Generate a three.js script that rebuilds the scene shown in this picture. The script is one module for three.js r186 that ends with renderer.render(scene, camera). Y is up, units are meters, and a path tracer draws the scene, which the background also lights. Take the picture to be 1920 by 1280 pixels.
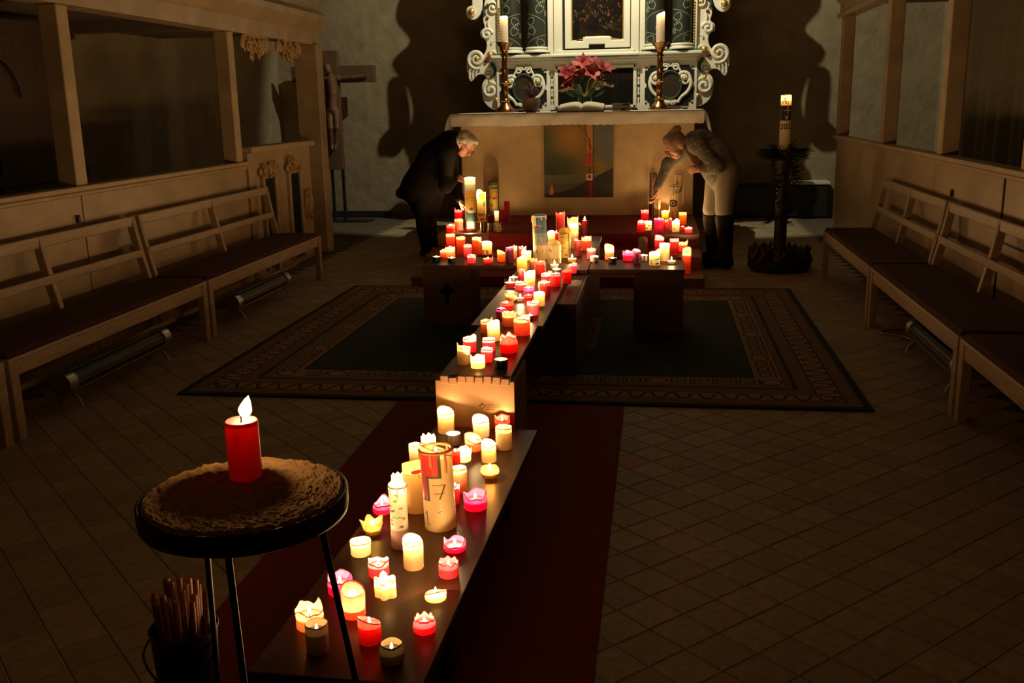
import * as THREE from 'three';
import { RoundedBoxGeometry } from 'three/addons/geometries/RoundedBoxGeometry.js';
import { mergeGeometries, mergeVertices } from 'three/addons/utils/BufferGeometryUtils.js';

// ---------------------------------------------------------------- camera
const scene = new THREE.Scene();
scene.background = new THREE.Color(0x000000);
const F = 1845, EYE = 1.6;                       // focal length in pixels of the 1920 x 1280 frame; eye height in metres
const camera = new THREE.PerspectiveCamera(2 * Math.atan(640 / F) * 180 / Math.PI, 1.5, 0.05, 60);
const vpz = new THREE.Vector3(275, 451, -F);     // where the nave's long axis vanishes, relative to the picture's centre
const AZ = vpz.clone().normalize().negate();
const AY = new THREE.Vector3().crossVectors(new THREE.Vector3(1, 0.0196, 0), vpz.clone().negate()).normalize();
if (AY.y < 0) AY.negate();
const AX = new THREE.Vector3().crossVectors(AY, AZ);
const camM = new THREE.Matrix4().makeBasis(new THREE.Vector3(AX.x, AY.x, AZ.x), new THREE.Vector3(AX.y, AY.y, AZ.y), new THREE.Vector3(AX.z, AY.z, AZ.z));
camera.quaternion.setFromRotationMatrix(camM);
camera.position.set(0, EYE, 0);
scene.add(camera);

const renderer = new THREE.WebGLRenderer({ antialias: true });
renderer.toneMapping = THREE.LinearToneMapping;
renderer.toneMappingExposure = 0.12;
renderer.shadowMap.enabled = true;
renderer.shadowMap.type = THREE.PCFSoftShadowMap;

const CANDLE = new THREE.Color().setRGB(1.0, 0.59, 0.25);
const LAMPWHITE = new THREE.Color().setRGB(1.0, 0.9, 0.62);

// the hooded spot lamp that hangs over the front edge of the altar and shines on the altarpiece
const lampAt = new THREE.Vector3(-0.78, 4.4, -11.3);
const spot = new THREE.SpotLight(LAMPWHITE, 255, 0, 1.0, 0.08, 2);
spot.position.copy(lampAt);
spot.target.position.set(-0.78, 3.4, -13.0);
spot.castShadow = true; spot.shadow.radius = 1;
scene.add(spot); scene.add(spot.target);

// ---------------------------------------------------------------- helpers
const V = (x, y, z) => new THREE.Vector3(x, y, z);
const ray = (px, py) => V(px - 960, 640 - py, -F).applyMatrix4(camM);
function at(px, py, h = 0) { const r = ray(px, py); return r.multiplyScalar((h - EYE) / r.y).add(V(0, EYE, 0)); }
function atZ(px, py, z) { const r = ray(px, py); return r.multiplyScalar(z / r.z).add(V(0, EYE, 0)); }
const pxPerM = (p) => { const d = p.clone().sub(camera.position); const f = V(0, 0, -1).applyMatrix4(camM); return F / d.dot(f); };

let seed = 7;
function rnd() { seed = (seed * 1664525 + 1013904223) % 4294967296; return seed / 4294967296; }
const rr = (a, b) => a + (b - a) * rnd();

const taken = {};
function numbered(n) { const k = taken[n] = (taken[n] ?? -1) + 1; return k ? n + '_' + String(k).padStart(3, '0') : n; }
function tag(o, label, category, group, kind) {
  o.userData.label = label; if (category) o.userData.category = category;
  if (group) o.userData.group = group; if (kind) o.userData.kind = kind; return o;
}
function shadows(o) { o.castShadow = true; o.receiveShadow = true; return o; }
function mesh(name, geo, mat, parent, pos) {
  const m = shadows(new THREE.Mesh(geo, mat)); m.name = name; if (pos) m.position.copy(pos); parent.add(m); return m;
}
function thing(name, label, category, pos = [0, 0, 0], turn = 0, group) {
  const g = new THREE.Group(); g.name = numbered(name); g.position.set(...pos); g.rotation.y = turn; scene.add(g);
  return tag(g, label, category, group);
}
function single(name, geo, mat, label, category, group) {
  const m = mesh(numbered(name), geo, mat, scene); return tag(m, label, category, group);
}
function structure(name, geo, mat, label, category) {
  const m = mesh(name, geo, mat, scene); return tag(m, label, category, null, 'structure');
}
const lin = (r, g, b) => new THREE.Color().setRGB(r, g, b);
function std(c, roughness = 0.7, o = {}) { return new THREE.MeshPhysicalMaterial({ color: Array.isArray(c) ? lin(...c) : c, roughness, ...o }); }

// boxes with uv in metres, centred on x and z, standing on y = 0 unless told otherwise
function box(w, h, d, x = 0, y = 0, z = 0) {
  const g = new THREE.BoxGeometry(w, h, d), u = g.attributes.uv, s = [[d, h], [d, h], [w, d], [w, d], [w, h], [w, h]];
  for (let i = 0; i < 24; i++) u.setXY(i, u.getX(i) * s[i >> 2][0], u.getY(i) * s[i >> 2][1]);
  return g.translate(x, y + h / 2, z);
}
function rbox(w, h, d, x = 0, y = 0, z = 0, r = 0.006) {
  const g = new RoundedBoxGeometry(w, h, d, 2, Math.min(r, w / 2.01, h / 2.01, d / 2.01)); g.clearGroups();
  const p = g.attributes.position, n = g.attributes.normal, u = g.attributes.uv;
  for (let i = 0; i < p.count; i++) {
    const ax = Math.abs(n.getX(i)), ay = Math.abs(n.getY(i)), az = Math.abs(n.getZ(i));
    if (ay >= ax && ay >= az) u.setXY(i, p.getX(i), p.getZ(i)); else if (ax >= az) u.setXY(i, p.getZ(i), p.getY(i)); else u.setXY(i, p.getX(i), p.getY(i));
  }
  return g.translate(x, y + h / 2, z);
}
const merge = (a) => { const l = a.map((g) => { const q = g.index ? g.toNonIndexed() : g; for (const k of Object.keys(q.attributes)) if (!['position', 'normal', 'uv'].includes(k)) q.deleteAttribute(k); if (!q.attributes.uv) q.setAttribute('uv', new THREE.BufferAttribute(new Float32Array(q.attributes.position.count * 2), 2)); return q; }); return mergeGeometries(l); };
const lathe = (pts, n = 24) => new THREE.LatheGeometry(pts.map(([r, y]) => new THREE.Vector2(r, y)), n);
const tube = (pts, r, seg = 24, rad = 8, closed = false) => new THREE.TubeGeometry(new THREE.CatmullRomCurve3(pts.map((p) => p.isVector3 ? p : V(...p)), closed), seg, r, rad, closed);
function rod(a, b, ra, rb = ra, n = 10) {
  const d = b.clone().sub(a), g = new THREE.CylinderGeometry(rb, ra, d.length(), n); g.translate(0, d.length() / 2, 0);
  g.applyQuaternion(new THREE.Quaternion().setFromUnitVectors(V(0, 1, 0), d.clone().normalize())); return g.translate(a.x, a.y, a.z);
}
function extrude(pts, depth, bevel = 0, holes = []) {
  const s = new THREE.Shape(pts.map((p) => new THREE.Vector2(...p)));
  for (const h of holes) s.holes.push(new THREE.Path(h.map((p) => new THREE.Vector2(...p))));
  return new THREE.ExtrudeGeometry(s, { depth, bevelEnabled: bevel > 0, bevelSize: bevel, bevelThickness: bevel, bevelSegments: 2, curveSegments: 12 });
}
function smoothPts(pts, n = 6) { const c = new THREE.CatmullRomCurve3(pts.map(([x, y]) => V(x, y, 0)), true); return c.getPoints(pts.length * n).slice(0, -1).map((p) => [p.x, p.y]); }
function mirrorX(g, cx) {
  const q = (g.index ? g.toNonIndexed() : g.clone()); q.applyMatrix4(new THREE.Matrix4().set(-1, 0, 0, 2 * cx, 0, 1, 0, 0, 0, 0, 1, 0, 0, 0, 0, 1));
  for (const k of Object.keys(q.attributes)) { const a = q.attributes[k], n = a.itemSize, t = []; for (let i = 0; i < a.count; i += 3) for (let j = 0; j < n; j++) { const A = (i + 1) * n + j, B = (i + 2) * n + j; const s = a.array[A]; a.array[A] = a.array[B]; a.array[B] = s; } }
  return q;
}

// value noise for textures
const perm = new Uint8Array(512); { const p = [...Array(256).keys()]; for (let i = 255; i > 0; i--) { const j = Math.floor(rnd() * (i + 1)); [p[i], p[j]] = [p[j], p[i]]; } for (let i = 0; i < 512; i++) perm[i] = p[i & 255]; }
function vnoise(x, y, per) {
  const xi = Math.floor(x), yi = Math.floor(y), f = (t) => t * t * (3 - 2 * t), u = f(x - xi), v = f(y - yi), w = (a) => ((a % per) + per) % per;
  const h = (a, b) => perm[(perm[w(a) & 255] + w(b)) & 255] / 255;
  return (h(xi, yi) * (1 - u) + h(xi + 1, yi) * u) * (1 - v) + (h(xi, yi + 1) * (1 - u) + h(xi + 1, yi + 1) * u) * v;
}
const fbm = (x, y, per, oct = 4) => { let s = 0, a = 0.5, t = 0; for (let i = 0; i < oct; i++) { s += a * vnoise(x, y, per); t += a; a *= 0.5; x *= 2; y *= 2; per *= 2; } return s / t; };
function dataTex(n, fn, srgb = false, rep = 1) {
  const d = new Uint8Array(n * n * 4);
  for (let y = 0; y < n; y++) for (let x = 0; x < n; x++) { const c = fn(x / n, y / n), k = (y * n + x) * 4; for (let i = 0; i < 3; i++) d[k + i] = Math.max(0, Math.min(255, (Array.isArray(c) ? c[i] : c) * 255)); d[k + 3] = 255; }
  const t = new THREE.DataTexture(d, n, n); t.wrapS = t.wrapT = THREE.RepeatWrapping; t.magFilter = THREE.LinearFilter; t.repeat.set(rep, rep);
  if (srgb) t.colorSpace = THREE.SRGBColorSpace; t.needsUpdate = true; return t;
}
function canvasTex(w, h, draw) {
  const c = document.createElement('canvas'); c.width = w; c.height = h; const x = c.getContext('2d'); draw(x, w, h);
  const t = new THREE.CanvasTexture(c); t.colorSpace = THREE.SRGBColorSpace; return t;
}
const grain = dataTex(256, (u, v) => 0.74 + 0.26 * fbm(u * 4 + 0.8 * vnoise(u * 4, v * 4, 4), v * 48, 64, 3), true);
const grainUp = dataTex(256, (u, v) => 0.78 + 0.22 * fbm(u * 48, v * 4 + 0.8 * vnoise(u * 4, v * 4, 4), 64, 3), true);
const mottle = dataTex(256, (u, v) => 0.8 + 0.2 * fbm(u * 6, v * 6, 6, 5), true);
const roughen = dataTex(256, (u, v) => fbm(u * 10, v * 10, 10, 5));
const pile = dataTex(256, (u, v) => 0.65 + 0.35 * fbm(u * 60, v * 60, 60, 2), true);
pile.repeat.set(4, 4);
// ---------------------------------------------------------------- materials
const M = {
  plaster: std([0.36, 0.29, 0.18], 0.95, { map: mottle, bumpMap: roughen, bumpScale: 0.012 }),
  stone: std([0.62, 0.44, 0.23], 0.9, { map: mottle, bumpMap: roughen, bumpScale: 0.004 }),
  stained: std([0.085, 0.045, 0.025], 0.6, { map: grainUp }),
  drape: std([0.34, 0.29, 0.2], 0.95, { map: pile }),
  joint: std([0.1, 0.08, 0.055], 0.95),
  cream: std([0.5, 0.37, 0.22], 0.38, { map: mottle }),
  creamUp: std([0.5, 0.37, 0.22], 0.45, { map: mottle }),
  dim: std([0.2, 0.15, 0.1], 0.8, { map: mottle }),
  bench: std([0.5, 0.36, 0.22], 0.42, { map: grain }),
  cushion: std([0.09, 0.016, 0.01], 0.9, { map: pile, bumpMap: pile, bumpScale: 0.002 }),
  board: std([0.095, 0.038, 0.017], 0.38, { map: grainUp, bumpMap: grainUp, bumpScale: 0.0008 }),
  boardDark: std([0.07, 0.03, 0.016], 0.5, { map: grainUp }),
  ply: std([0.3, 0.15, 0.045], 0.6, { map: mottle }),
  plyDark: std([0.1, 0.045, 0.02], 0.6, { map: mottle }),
  black: std([0.012, 0.011, 0.01], 0.6),
  iron: std([0.02, 0.018, 0.016], 0.5, { metalness: 0.3 }),
  steel: std([0.35, 0.33, 0.3], 0.35, { metalness: 0.9 }),
  alu: std([0.75, 0.74, 0.72], 0.35, { metalness: 0.9 }),
  brass: std([0.5, 0.25, 0.1], 0.22, { metalness: 1 }),
  gold: std([0.75, 0.5, 0.16], 0.35, { metalness: 0.75 }),
  oldgilt: std([0.4, 0.25, 0.1], 0.5, { metalness: 0.3 }),
  white: std([0.72, 0.7, 0.58], 0.45),
  panelBlack: std([0.016, 0.017, 0.015], 0.8, { specularIntensity: 0.25 }),
  green: std([0.03, 0.13, 0.05], 0.6),
  darkgreen: std([0.02, 0.05, 0.025], 0.6),
  gem: std([0.16, 0.01, 0.01], 0.25),
  linen: std([0.74, 0.7, 0.62], 0.9, { bumpMap: pile, bumpScale: 0.001 }),
  redcarpet: std([0.28, 0.014, 0.01], 0.95, { map: pile, bumpMap: pile, bumpScale: 0.003 }),
  stepwood: std([0.24, 0.1, 0.045], 0.5, { map: grain }),
  oak: std([0.16, 0.085, 0.04], 0.65, { map: grainUp }),
  corpus: std([0.2, 0.1, 0.05], 0.55, { map: grainUp }),
  wick: std([0.02, 0.015, 0.01], 0.9),
  glass: new THREE.MeshPhysicalMaterial({ color: 0xffffff, roughness: 0.03, transmission: 1, thickness: 0, ior: 1.45 }),
  amber: new THREE.MeshPhysicalMaterial({ color: lin(0.95, 0.6, 0.2), roughness: 0.45, transmission: 0.85, thickness: 0, ior: 1.45 }),
  goldglass: new THREE.MeshPhysicalMaterial({ color: lin(0.75, 0.6, 0.2), roughness: 0.25, transmission: 0.75, thickness: 0, ior: 1.45 }),
  flame: new THREE.MeshStandardMaterial({ color: 0x000000, emissive: lin(1, 0.72, 0.34), emissiveIntensity: 50 }),
};

// ---------------------------------------------------------------- the room
const ZB = -14.25, XL = -5.5, XR = 3.7;
structure('wall_back', box(XR - XL + 0.8, 6.6, 0.4, (XL + XR) / 2, -0.2, ZB - 0.2), M.plaster, 'uneven pale plaster wall behind the altar', 'wall');
structure('wall_left', box(0.4, 6.6, 19.5, XL - 0.2, -0.2, -5), M.plaster, 'plain outer wall behind the pews under the gallery', 'wall');
structure('wall_right', box(0.4, 6.6, 19.5, XR + 0.2, -0.2, -5), M.plaster, 'plain outer wall behind the panelled pews', 'wall');
structure('wall_front', box(XR - XL + 0.8, 6.6, 0.4, (XL + XR) / 2, -0.2, 4.4), M.plaster, 'plain entrance wall of the church', 'wall');
structure('ceiling', box(XR - XL + 0.8, 0.3, 19.5, (XL + XR) / 2, 6.2, -5), M.plaster, 'plain ceiling over the church', 'ceiling');
const floor = structure('floor', box(XR - XL, 0.2, 18.7, (XL + XR) / 2, -0.206, -4.95), M.joint, 'floor of pale square tiles laid diagonally', 'floor');
trim(1, V(-5.2, 0, ZB), V(-3.9, 0, ZB));
function trim(n, a, b) { structure('trim_' + n, box(b.x - a.x, 0.09, 0.03, (a.x + b.x) / 2, 0, ZB + 0.02), M.black, 'dark skirting strip at the foot of the pale wall', 'skirting'); }

{ // floor tiles, 15 cm, laid as diamonds
  const HD = 0.106, X0 = -0.0021, Z0 = -4.4995, s = 0.0738, c = 0.0035, hgt = 0.006;
  function tileGeo() {
    const P = [], I = [], ring = (e, y) => [[-e, -e], [e, -e], [e, e], [-e, e]].forEach(([x, z]) => P.push((x - z) * Math.SQRT1_2, y, (x + z) * Math.SQRT1_2));
    ring(s, -hgt); ring(s, -0.0025); ring(s - c, 0);
    for (let k = 0; k < 2; k++) for (let i = 0; i < 4; i++) { const a = k * 4 + i, b = k * 4 + (i + 1) % 4; I.push(a, a + 4, b, b, a + 4, b + 4); }
    I.push(8, 11, 10, 8, 10, 9);
    const g = new THREE.BufferGeometry(); g.setAttribute('position', new THREE.Float32BufferAttribute(P, 3)); g.setIndex(I);
    const q = g.toNonIndexed(); q.computeVertexNormals();
    const uv = []; for (let i = 0; i < q.attributes.position.count; i++) uv.push(q.attributes.position.getX(i), q.attributes.position.getZ(i));
    q.setAttribute('uv', new THREE.Float32BufferAttribute(uv, 2)); return q;
  }
  const tg = tileGeo();
  const tones = [[0.44, 0.35, 0.22], [0.39, 0.3, 0.19], [0.48, 0.38, 0.25], [0.41, 0.31, 0.18]], rust = [0.5, 0.24, 0.07];
  const tex = dataTex(256, (u, v) => 0.78 + 0.22 * fbm(u * 22, v * 22, 22, 4), true); tex.repeat.set(3, 3);
  const mats = [...tones, rust].map((t) => std(t, 0.62, { map: tex, bumpMap: tex, bumpScale: 0.0012 }));
  const list = [];
  for (let n = -95; n < 40; n++) for (let m = -36; m < 20; m++) if ((m + n) & 1) {
    const x = X0 + m * HD, z = Z0 + n * HD;
    if (x < -3.55 || x > 1.9 || z < -14.1 || z > -0.6) continue;
    if ((x > -2.55 && x < 1.0 && z < -5.3 && z > -8.4) || (x > -1.28 && x < -0.28 && z > -5.2) || (x > -1.8 && x < 0.2 && z < -8.9 && z > -12.6)) continue;
    const q = V(x, 0, z).sub(camera.position).applyMatrix4(camM.clone().transpose()), px = 960 - F * q.x / q.z, py = 640 + F * q.y / q.z;
    const inView = q.z < 0 && px > -20 && px < 1940 && py < 1300;
    const hash = perm[(perm[(m + 200) & 255] + n + 200) & 255];
    const isRust = Math.hypot(px - 1180, py - 868) < 16;
    list.push({ x, z, d: inView ? -q.z : 99 - z, tone: isRust ? 4 : hash % 4, dy: -(hash % 7) * 0.0002 });
  }
  list.sort((a, b) => a.d - b.d);
  list.slice(0, 298).forEach((t) => { const o = mesh('tile', tg, mats[t.tone], floor, V(t.x, t.dy, t.z)); o.name = numbered('tile'); });
  const rest = list.slice(298), pos = [], nor = [], uv = [], col = [];
  for (const t of rest) { const T = [...tones, rust][t.tone]; for (let i = 0; i < tg.attributes.position.count; i++) { const p = tg.attributes.position, n = tg.attributes.normal; pos.push(p.getX(i) + t.x, p.getY(i) + t.dy, p.getZ(i) + t.z); nor.push(n.getX(i), n.getY(i), n.getZ(i)); uv.push(p.getX(i) + t.x * 1.37, p.getZ(i) + t.z); col.push(...T); } }
  const g = new THREE.BufferGeometry(); g.setAttribute('position', new THREE.Float32BufferAttribute(pos, 3)); g.setAttribute('normal', new THREE.Float32BufferAttribute(nor, 3)); g.setAttribute('uv', new THREE.Float32BufferAttribute(uv, 2)); g.setAttribute('color', new THREE.Float32BufferAttribute(col, 3));
  mesh('tile_field', g, std([1, 1, 1], 0.62, { map: tex, bumpMap: tex, bumpScale: 0.0012, vertexColors: true }), floor).userData.kind = 'stuff';
}

// ---------------------------------------------------------------- carpets
single('carpet_runner', rbox(1.25, 0.008, 6.6, -0.782, 0, -1.8, 0.003), M.redcarpet, 'long dark red carpet runner under the low candle plank', 'carpet');
{ // patterned rug
  const x0 = -2.73, x1 = 1.14, z0 = -8.58, z1 = -5.12, W = x1 - x0, D = z1 - z0, S = 480;
  const tex = canvasTex(Math.round(W * S), Math.round(D * S), (c, w, h) => {
    const m = (v) => v * S, dark = '#15140f', beige = '#8f7148', tan = '#705436', field = '#16282a';
    const frame = (a, col) => { c.fillStyle = col; c.fillRect(m(a), m(a), w - 2 * m(a), h - 2 * m(a)); };
    frame(0, dark); frame(0.045, tan); frame(0.12, dark); frame(0.13, beige);
    // running wave between 0.13 and 0.24
    const wave = (len) => { c.lineWidth = m(0.016); c.strokeStyle = dark; const n = Math.round(len / 0.13), st = len / n; for (let i = 0; i < n; i++) { const a = m(i * st); c.beginPath(); c.moveTo(a, m(0.1)); c.bezierCurveTo(a + m(0.06), m(0.1), a + m(0.02), m(0.005), a + m(0.075), m(0.005)); c.bezierCurveTo(a + m(0.12), m(0.005), a + m(0.1), m(0.1), a + m(st), m(0.1)); c.stroke(); } };
    const sides = (off, fn) => { for (let k = 0; k < 4; k++) { const L = k % 2 ? D : W; c.save(); if (k === 0) c.translate(m(off), m(off)); if (k === 1) { c.translate(w - m(off), m(off)); c.rotate(Math.PI / 2); } if (k === 2) { c.translate(w - m(off), h - m(off)); c.rotate(Math.PI); } if (k === 3) { c.translate(m(off), h - m(off)); c.rotate(-Math.PI / 2); } fn(L - 2 * off); c.restore(); } };
    sides(0.135, wave);
    frame(0.25, dark); frame(0.26, tan); frame(0.34, dark); frame(0.365, tan); frame(0.4, dark); frame(0.405, beige);
    const key = (len) => { const st = 0.13, n = Math.floor((len - 0.26) / st); c.strokeStyle = dark; c.lineWidth = m(0.011); for (let i = 0; i < n; i++) { const a = 0.13 + i * st; if (i % 5 === 4) { c.fillStyle = '#a07a48'; c.beginPath(); c.ellipse(m(a + 0.06), m(0.075), m(0.055), m(0.05), 0, 0, 7); c.fill(); c.stroke(); continue; } c.beginPath(); [[0, 0.13], [0, 0.02], [0.11, 0.02], [0.11, 0.11], [0.03, 0.11], [0.03, 0.05], [0.08, 0.05], [0.08, 0.085]].forEach(([x, y], j) => j ? c.lineTo(m(a + x), m(y)) : c.moveTo(m(a + x), m(y))); c.stroke(); } for (const e of [0.06, len - 0.06]) { c.fillStyle = '#a07a48'; c.beginPath(); c.ellipse(m(e), m(0.075), m(0.055), m(0.05), 0, 0, 7); c.fill(); c.stroke(); } };
    sides(0.41, key);
    frame(0.56, dark); frame(0.57, field);
    // small medallion
    const a = at(1075, 600).x - x0, b = at(1130, 600).x - x0, u = at(1100, 598).z - z0, v = at(1100, 658).z - z0;
    c.fillStyle = tan; c.fillRect(m(a), m(u), m(b - a), m(v - u)); c.strokeStyle = dark; c.lineWidth = m(0.012); c.strokeRect(m(a + 0.05), m(u + 0.05), m(b - a - 0.1), m(v - u - 0.1)); c.strokeRect(m(a + 0.09), m(u + 0.12), m(b - a - 0.18), m(v - u - 0.24));
    for (let k = 0; k < 5; k++) c.strokeRect(m(a + 0.11), m(u + 0.16 + k * 0.1), m(b - a - 0.22), m(0.05));
    // wool fleck
    for (let i = 0; i < 26000; i++) { c.fillStyle = rnd() < 0.5 ? 'rgba(0,0,0,0.10)' : 'rgba(255,225,170,0.05)'; c.fillRect(rnd() * w, rnd() * h, 3, 2); }
  });
  const g = rbox(W, 0.013, D, 0, 0, 0, 0.004), p = g.attributes.position, u = g.attributes.uv;
  for (let i = 0; i < p.count; i++) u.setXY(i, (p.getX(i) + W / 2) / W, 1 - (p.getZ(i) + D / 2) / D);
  g.translate((x0 + x1) / 2, 0, (z0 + z1) / 2);
  single('patterned_rug', g, std([1, 1, 1], 0.95, { map: tex, bumpMap: pile, bumpScale: 0.001 }), 'large dark blue rug with beige meander borders before the altar steps', 'rug');
}

// ---------------------------------------------------------------- altar steps
const HA = 0.09, HB = 0.2, HC = 0.33, ZA = -8.6, ZBs = -9.1, ZC = -9.73, SX0 = -2.2, SX1 = 0.42;
{
  const t = thing('altar_steps', 'three low wooden steps with a red carpet up the middle', 'steps', [0, 0, 0]);
  t.userData.kind = 'structure';
  const w = SX1 - SX0, cx = (SX0 + SX1) / 2;
  mesh('lower_step', rbox(w, HA, 3.9, cx, 0, ZA - 1.95, 0.008), M.stepwood, t);
  mesh('middle_step', rbox(w, HB - HA, 3.4, cx, HA, ZBs - 1.7, 0.008), M.stepwood, t);
  mesh('upper_step', rbox(w, HC - HB, 3.25 - 0.1, cx, HB, ZC - 1.575, 0.008), M.stepwood, t);
  const th = 0.006, cw = 1.62, ccx = -0.86;
  mesh('step_carpet', merge([box(cw, HA + th, th, ccx, 0, ZA + th / 2), box(cw, th, ZA - ZBs + th, ccx, HA, (ZA + ZBs) / 2), box(cw, HB - HA + th, th, ccx, HA, ZBs + th / 2), box(cw, th, ZBs - ZC + th, ccx, HB, (ZBs + ZC) / 2), box(cw, HC - HB + th, th, ccx, HB, ZC + th / 2), box(cw, th, 1.58, ccx, HC, ZC - 0.79)]), M.redcarpet, t);
}
// ---------------------------------------------------------------- pews and galleries
function volute(cx, cy, r0, turns, start, dir, w, z, flat = 0.7) {   // a carved scroll lying in the xy plane
  const P = []; const n = Math.ceil(turns * 14);
  for (let i = 0; i <= n; i++) { const t = i / n, a = start + dir * turns * 2 * Math.PI * t, r = r0 * (1 - 0.82 * t); P.push(V(cx + r * Math.cos(a), cy + r * Math.sin(a), z + 0.012 * t)); }
  const g = tube(P, w, n * 2, 7); return g;
}
function carving(w, h, s) {   // a cluster of carved leaves and curls, in the xy plane, hanging down from y = 0
  const save = seed; seed = s; const L = [];
  for (let i = 0; i < 9; i++) { const x = (i / 8 - 0.5) * w, d = h * (0.45 + 0.5 * Math.cos((i / 8 - 0.5) * 2.2)); const g = new THREE.SphereGeometry(1, 10, 7); g.scale(w * 0.08, d * 0.3, 0.02); g.rotateZ(rr(-0.6, 0.6)); g.translate(x, -d * 0.4, rr(0, 0.012)); L.push(g); }
  for (let i = 0; i < 7; i++) { const x = rr(-0.42, 0.42) * w; L.push(volute(x, -h * rr(0.2, 0.65), w * rr(0.06, 0.12), 1.2, rnd() * 6, rnd() < 0.5 ? 1 : -1, w * 0.022, 0.018)); }
  L.push(box(w * 0.92, h * 0.12, 0.02, 0, -h * 0.12, 0)); seed = save; return merge(L);
}
function pew(side) {
  const L = side < 0, X = L ? -3.76 : 2.1, top = L ? 1.13 : 1.17, beam = L ? 2.26 : 2.5, far = L ? -10.8 : -12.2, out = L ? XL : XR;
  const g = thing('pew_gallery', L ? 'cream wooden pew front with gallery, carved gilt pendants and arched niches' : 'cream wooden pew front with plain square posts and panel seams', 'gallery');
  g.userData.kind = 'structure';
  const panelTo = L ? -8.7 : far;
  const cuts = L ? [1.5, -2.6, -6.02, panelTo] : [1.5, -2.4, -6.35, -7.9, panelTo];
  for (let i = 0; i + 1 < cuts.length; i++) { const a = cuts[i] - 0.006, b = cuts[i + 1] + 0.006; mesh('panel', rbox(0.05, top - 0.03, a - b, X, 0, (a + b) / 2, 0.004), M.cream, g); }
  mesh('ledge', rbox(0.12, 0.035, 1.5 - panelTo, X + (L ? 0.015 : -0.015), top - 0.03, (1.5 + panelTo) / 2, 0.01), M.cream, g);
  mesh('ledge_bead', rbox(0.075, 0.03, 1.5 - panelTo, X + (L ? 0.012 : -0.012), top - 0.062, (1.5 + panelTo) / 2, 0.01), M.cream, g);
  const posts = L ? [-2.2, -6.02, -8.54] : [-2.0, -6.0, -7.78, -9.76, far + 0.08];
  for (const z of posts) mesh('post', rbox(0.13, beam - top, 0.13, X - (L ? 0.02 : -0.02), top, z, 0.01), M.creamUp, g);
  // gallery: floor, fascia and parapet
  const prof = [[-0.12, 0], [0.07, 0], [0.07, 0.13], [0.1, 0.15], [0.17, 0.24], [0.17, 0.3], [0.13, 0.33], [0.09, 0.36], [0.09, 1.3], [-0.12, 1.3]].map(([x, y]) => [L ? x : -x, y]);
  const pg = extrude(prof, 1.5 - far, 0); pg.translate(X, beam, far); mesh('gallery_parapet', pg, M.cream, g);
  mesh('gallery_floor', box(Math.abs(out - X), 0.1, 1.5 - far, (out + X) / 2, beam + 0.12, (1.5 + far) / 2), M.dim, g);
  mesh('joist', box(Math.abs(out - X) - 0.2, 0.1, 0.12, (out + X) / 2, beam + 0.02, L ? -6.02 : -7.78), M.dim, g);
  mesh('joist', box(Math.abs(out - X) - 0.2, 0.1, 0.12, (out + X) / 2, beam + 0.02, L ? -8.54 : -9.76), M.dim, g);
  // dark pew seats behind the front
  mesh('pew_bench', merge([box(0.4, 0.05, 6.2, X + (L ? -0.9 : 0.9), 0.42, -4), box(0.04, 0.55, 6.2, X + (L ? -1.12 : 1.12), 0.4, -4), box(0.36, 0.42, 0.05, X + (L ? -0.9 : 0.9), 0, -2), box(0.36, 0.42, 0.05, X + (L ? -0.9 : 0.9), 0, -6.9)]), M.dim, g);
  if (L) {
    // end bay: higher ledge, two arched niches with carved heads, end post
    const b0 = -8.74, b1 = -10.4, hT = 1.25;
    mesh('panel', rbox(0.06, hT - 0.05, b0 - b1, X, 0, (b0 + b1) / 2, 0.004), M.cream, g);
    mesh('ledge', rbox(0.16, 0.06, b0 - b1 + 0.05, X + 0.01, hT - 0.05, (b0 + b1) / 2, 0.012), M.cream, g);
    mesh('end_post', rbox(0.26, beam, 0.2, X - 0.02, 0, -10.7, 0.012), M.creamUp, g);
    for (const z of [-9.18, -9.86]) {
      mesh('niche', rbox(0.02, 0.86, 0.26, X + 0.032, 0.08, z, 0.004), M.panelBlack, g);
      for (const e of [-1, 1]) mesh('niche_post', rbox(0.04, 0.9, 0.05, X + 0.045, 0.06, z + e * 0.16, 0.012), M.cream, g);
      const c = carving(0.42, 0.2, 31 + z * 10); c.rotateZ(Math.PI); c.rotateY(Math.PI / 2); c.translate(X + 0.045, 0.96, z); mesh('carved_head', c, M.oldgilt, g);
    }
    const s = carving(0.2, 0.5, 91); s.rotateY(Math.PI / 2); s.translate(X + 0.05, 0.75, -10.2); mesh('carved_side', s, M.oldgilt, g);
    for (const z of [-9.07, -9.93]) { const c = carving(0.6, 0.3, 55 + z * 3); c.rotateY(Math.PI / 2); c.translate(X + 0.05, beam + 0.01, z); mesh('carved_pendant', c, M.oldgilt, g); }
    mesh('latch', rbox(0.02, 0.05, 0.03, X + 0.035, 0.9, -5.94, 0.005), M.iron, g);
  } else {
    mesh('seam', box(0.02, 1.1, 0.02, X - 0.022, 0.03, -6.355), M.iron, g);
    mesh('seam', box(0.02, 0.012, 3.3, X - 0.022, 0.72, -4.65), M.iron, g);
    const d = []; for (let i = 0; i < 26; i++) d.push(box(0.02, 0.05, 0.08, X - 0.09, beam - 0.03, far + 0.06 + i * 0.1)); mesh('dentil_row', merge(d), M.cream, g);
    mesh('latch', rbox(0.02, 0.05, 0.02, X - 0.035, 0.9, -7.4, 0.005), M.iron, g);
  }
  return g;
}
pew(-1); pew(1);
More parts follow.
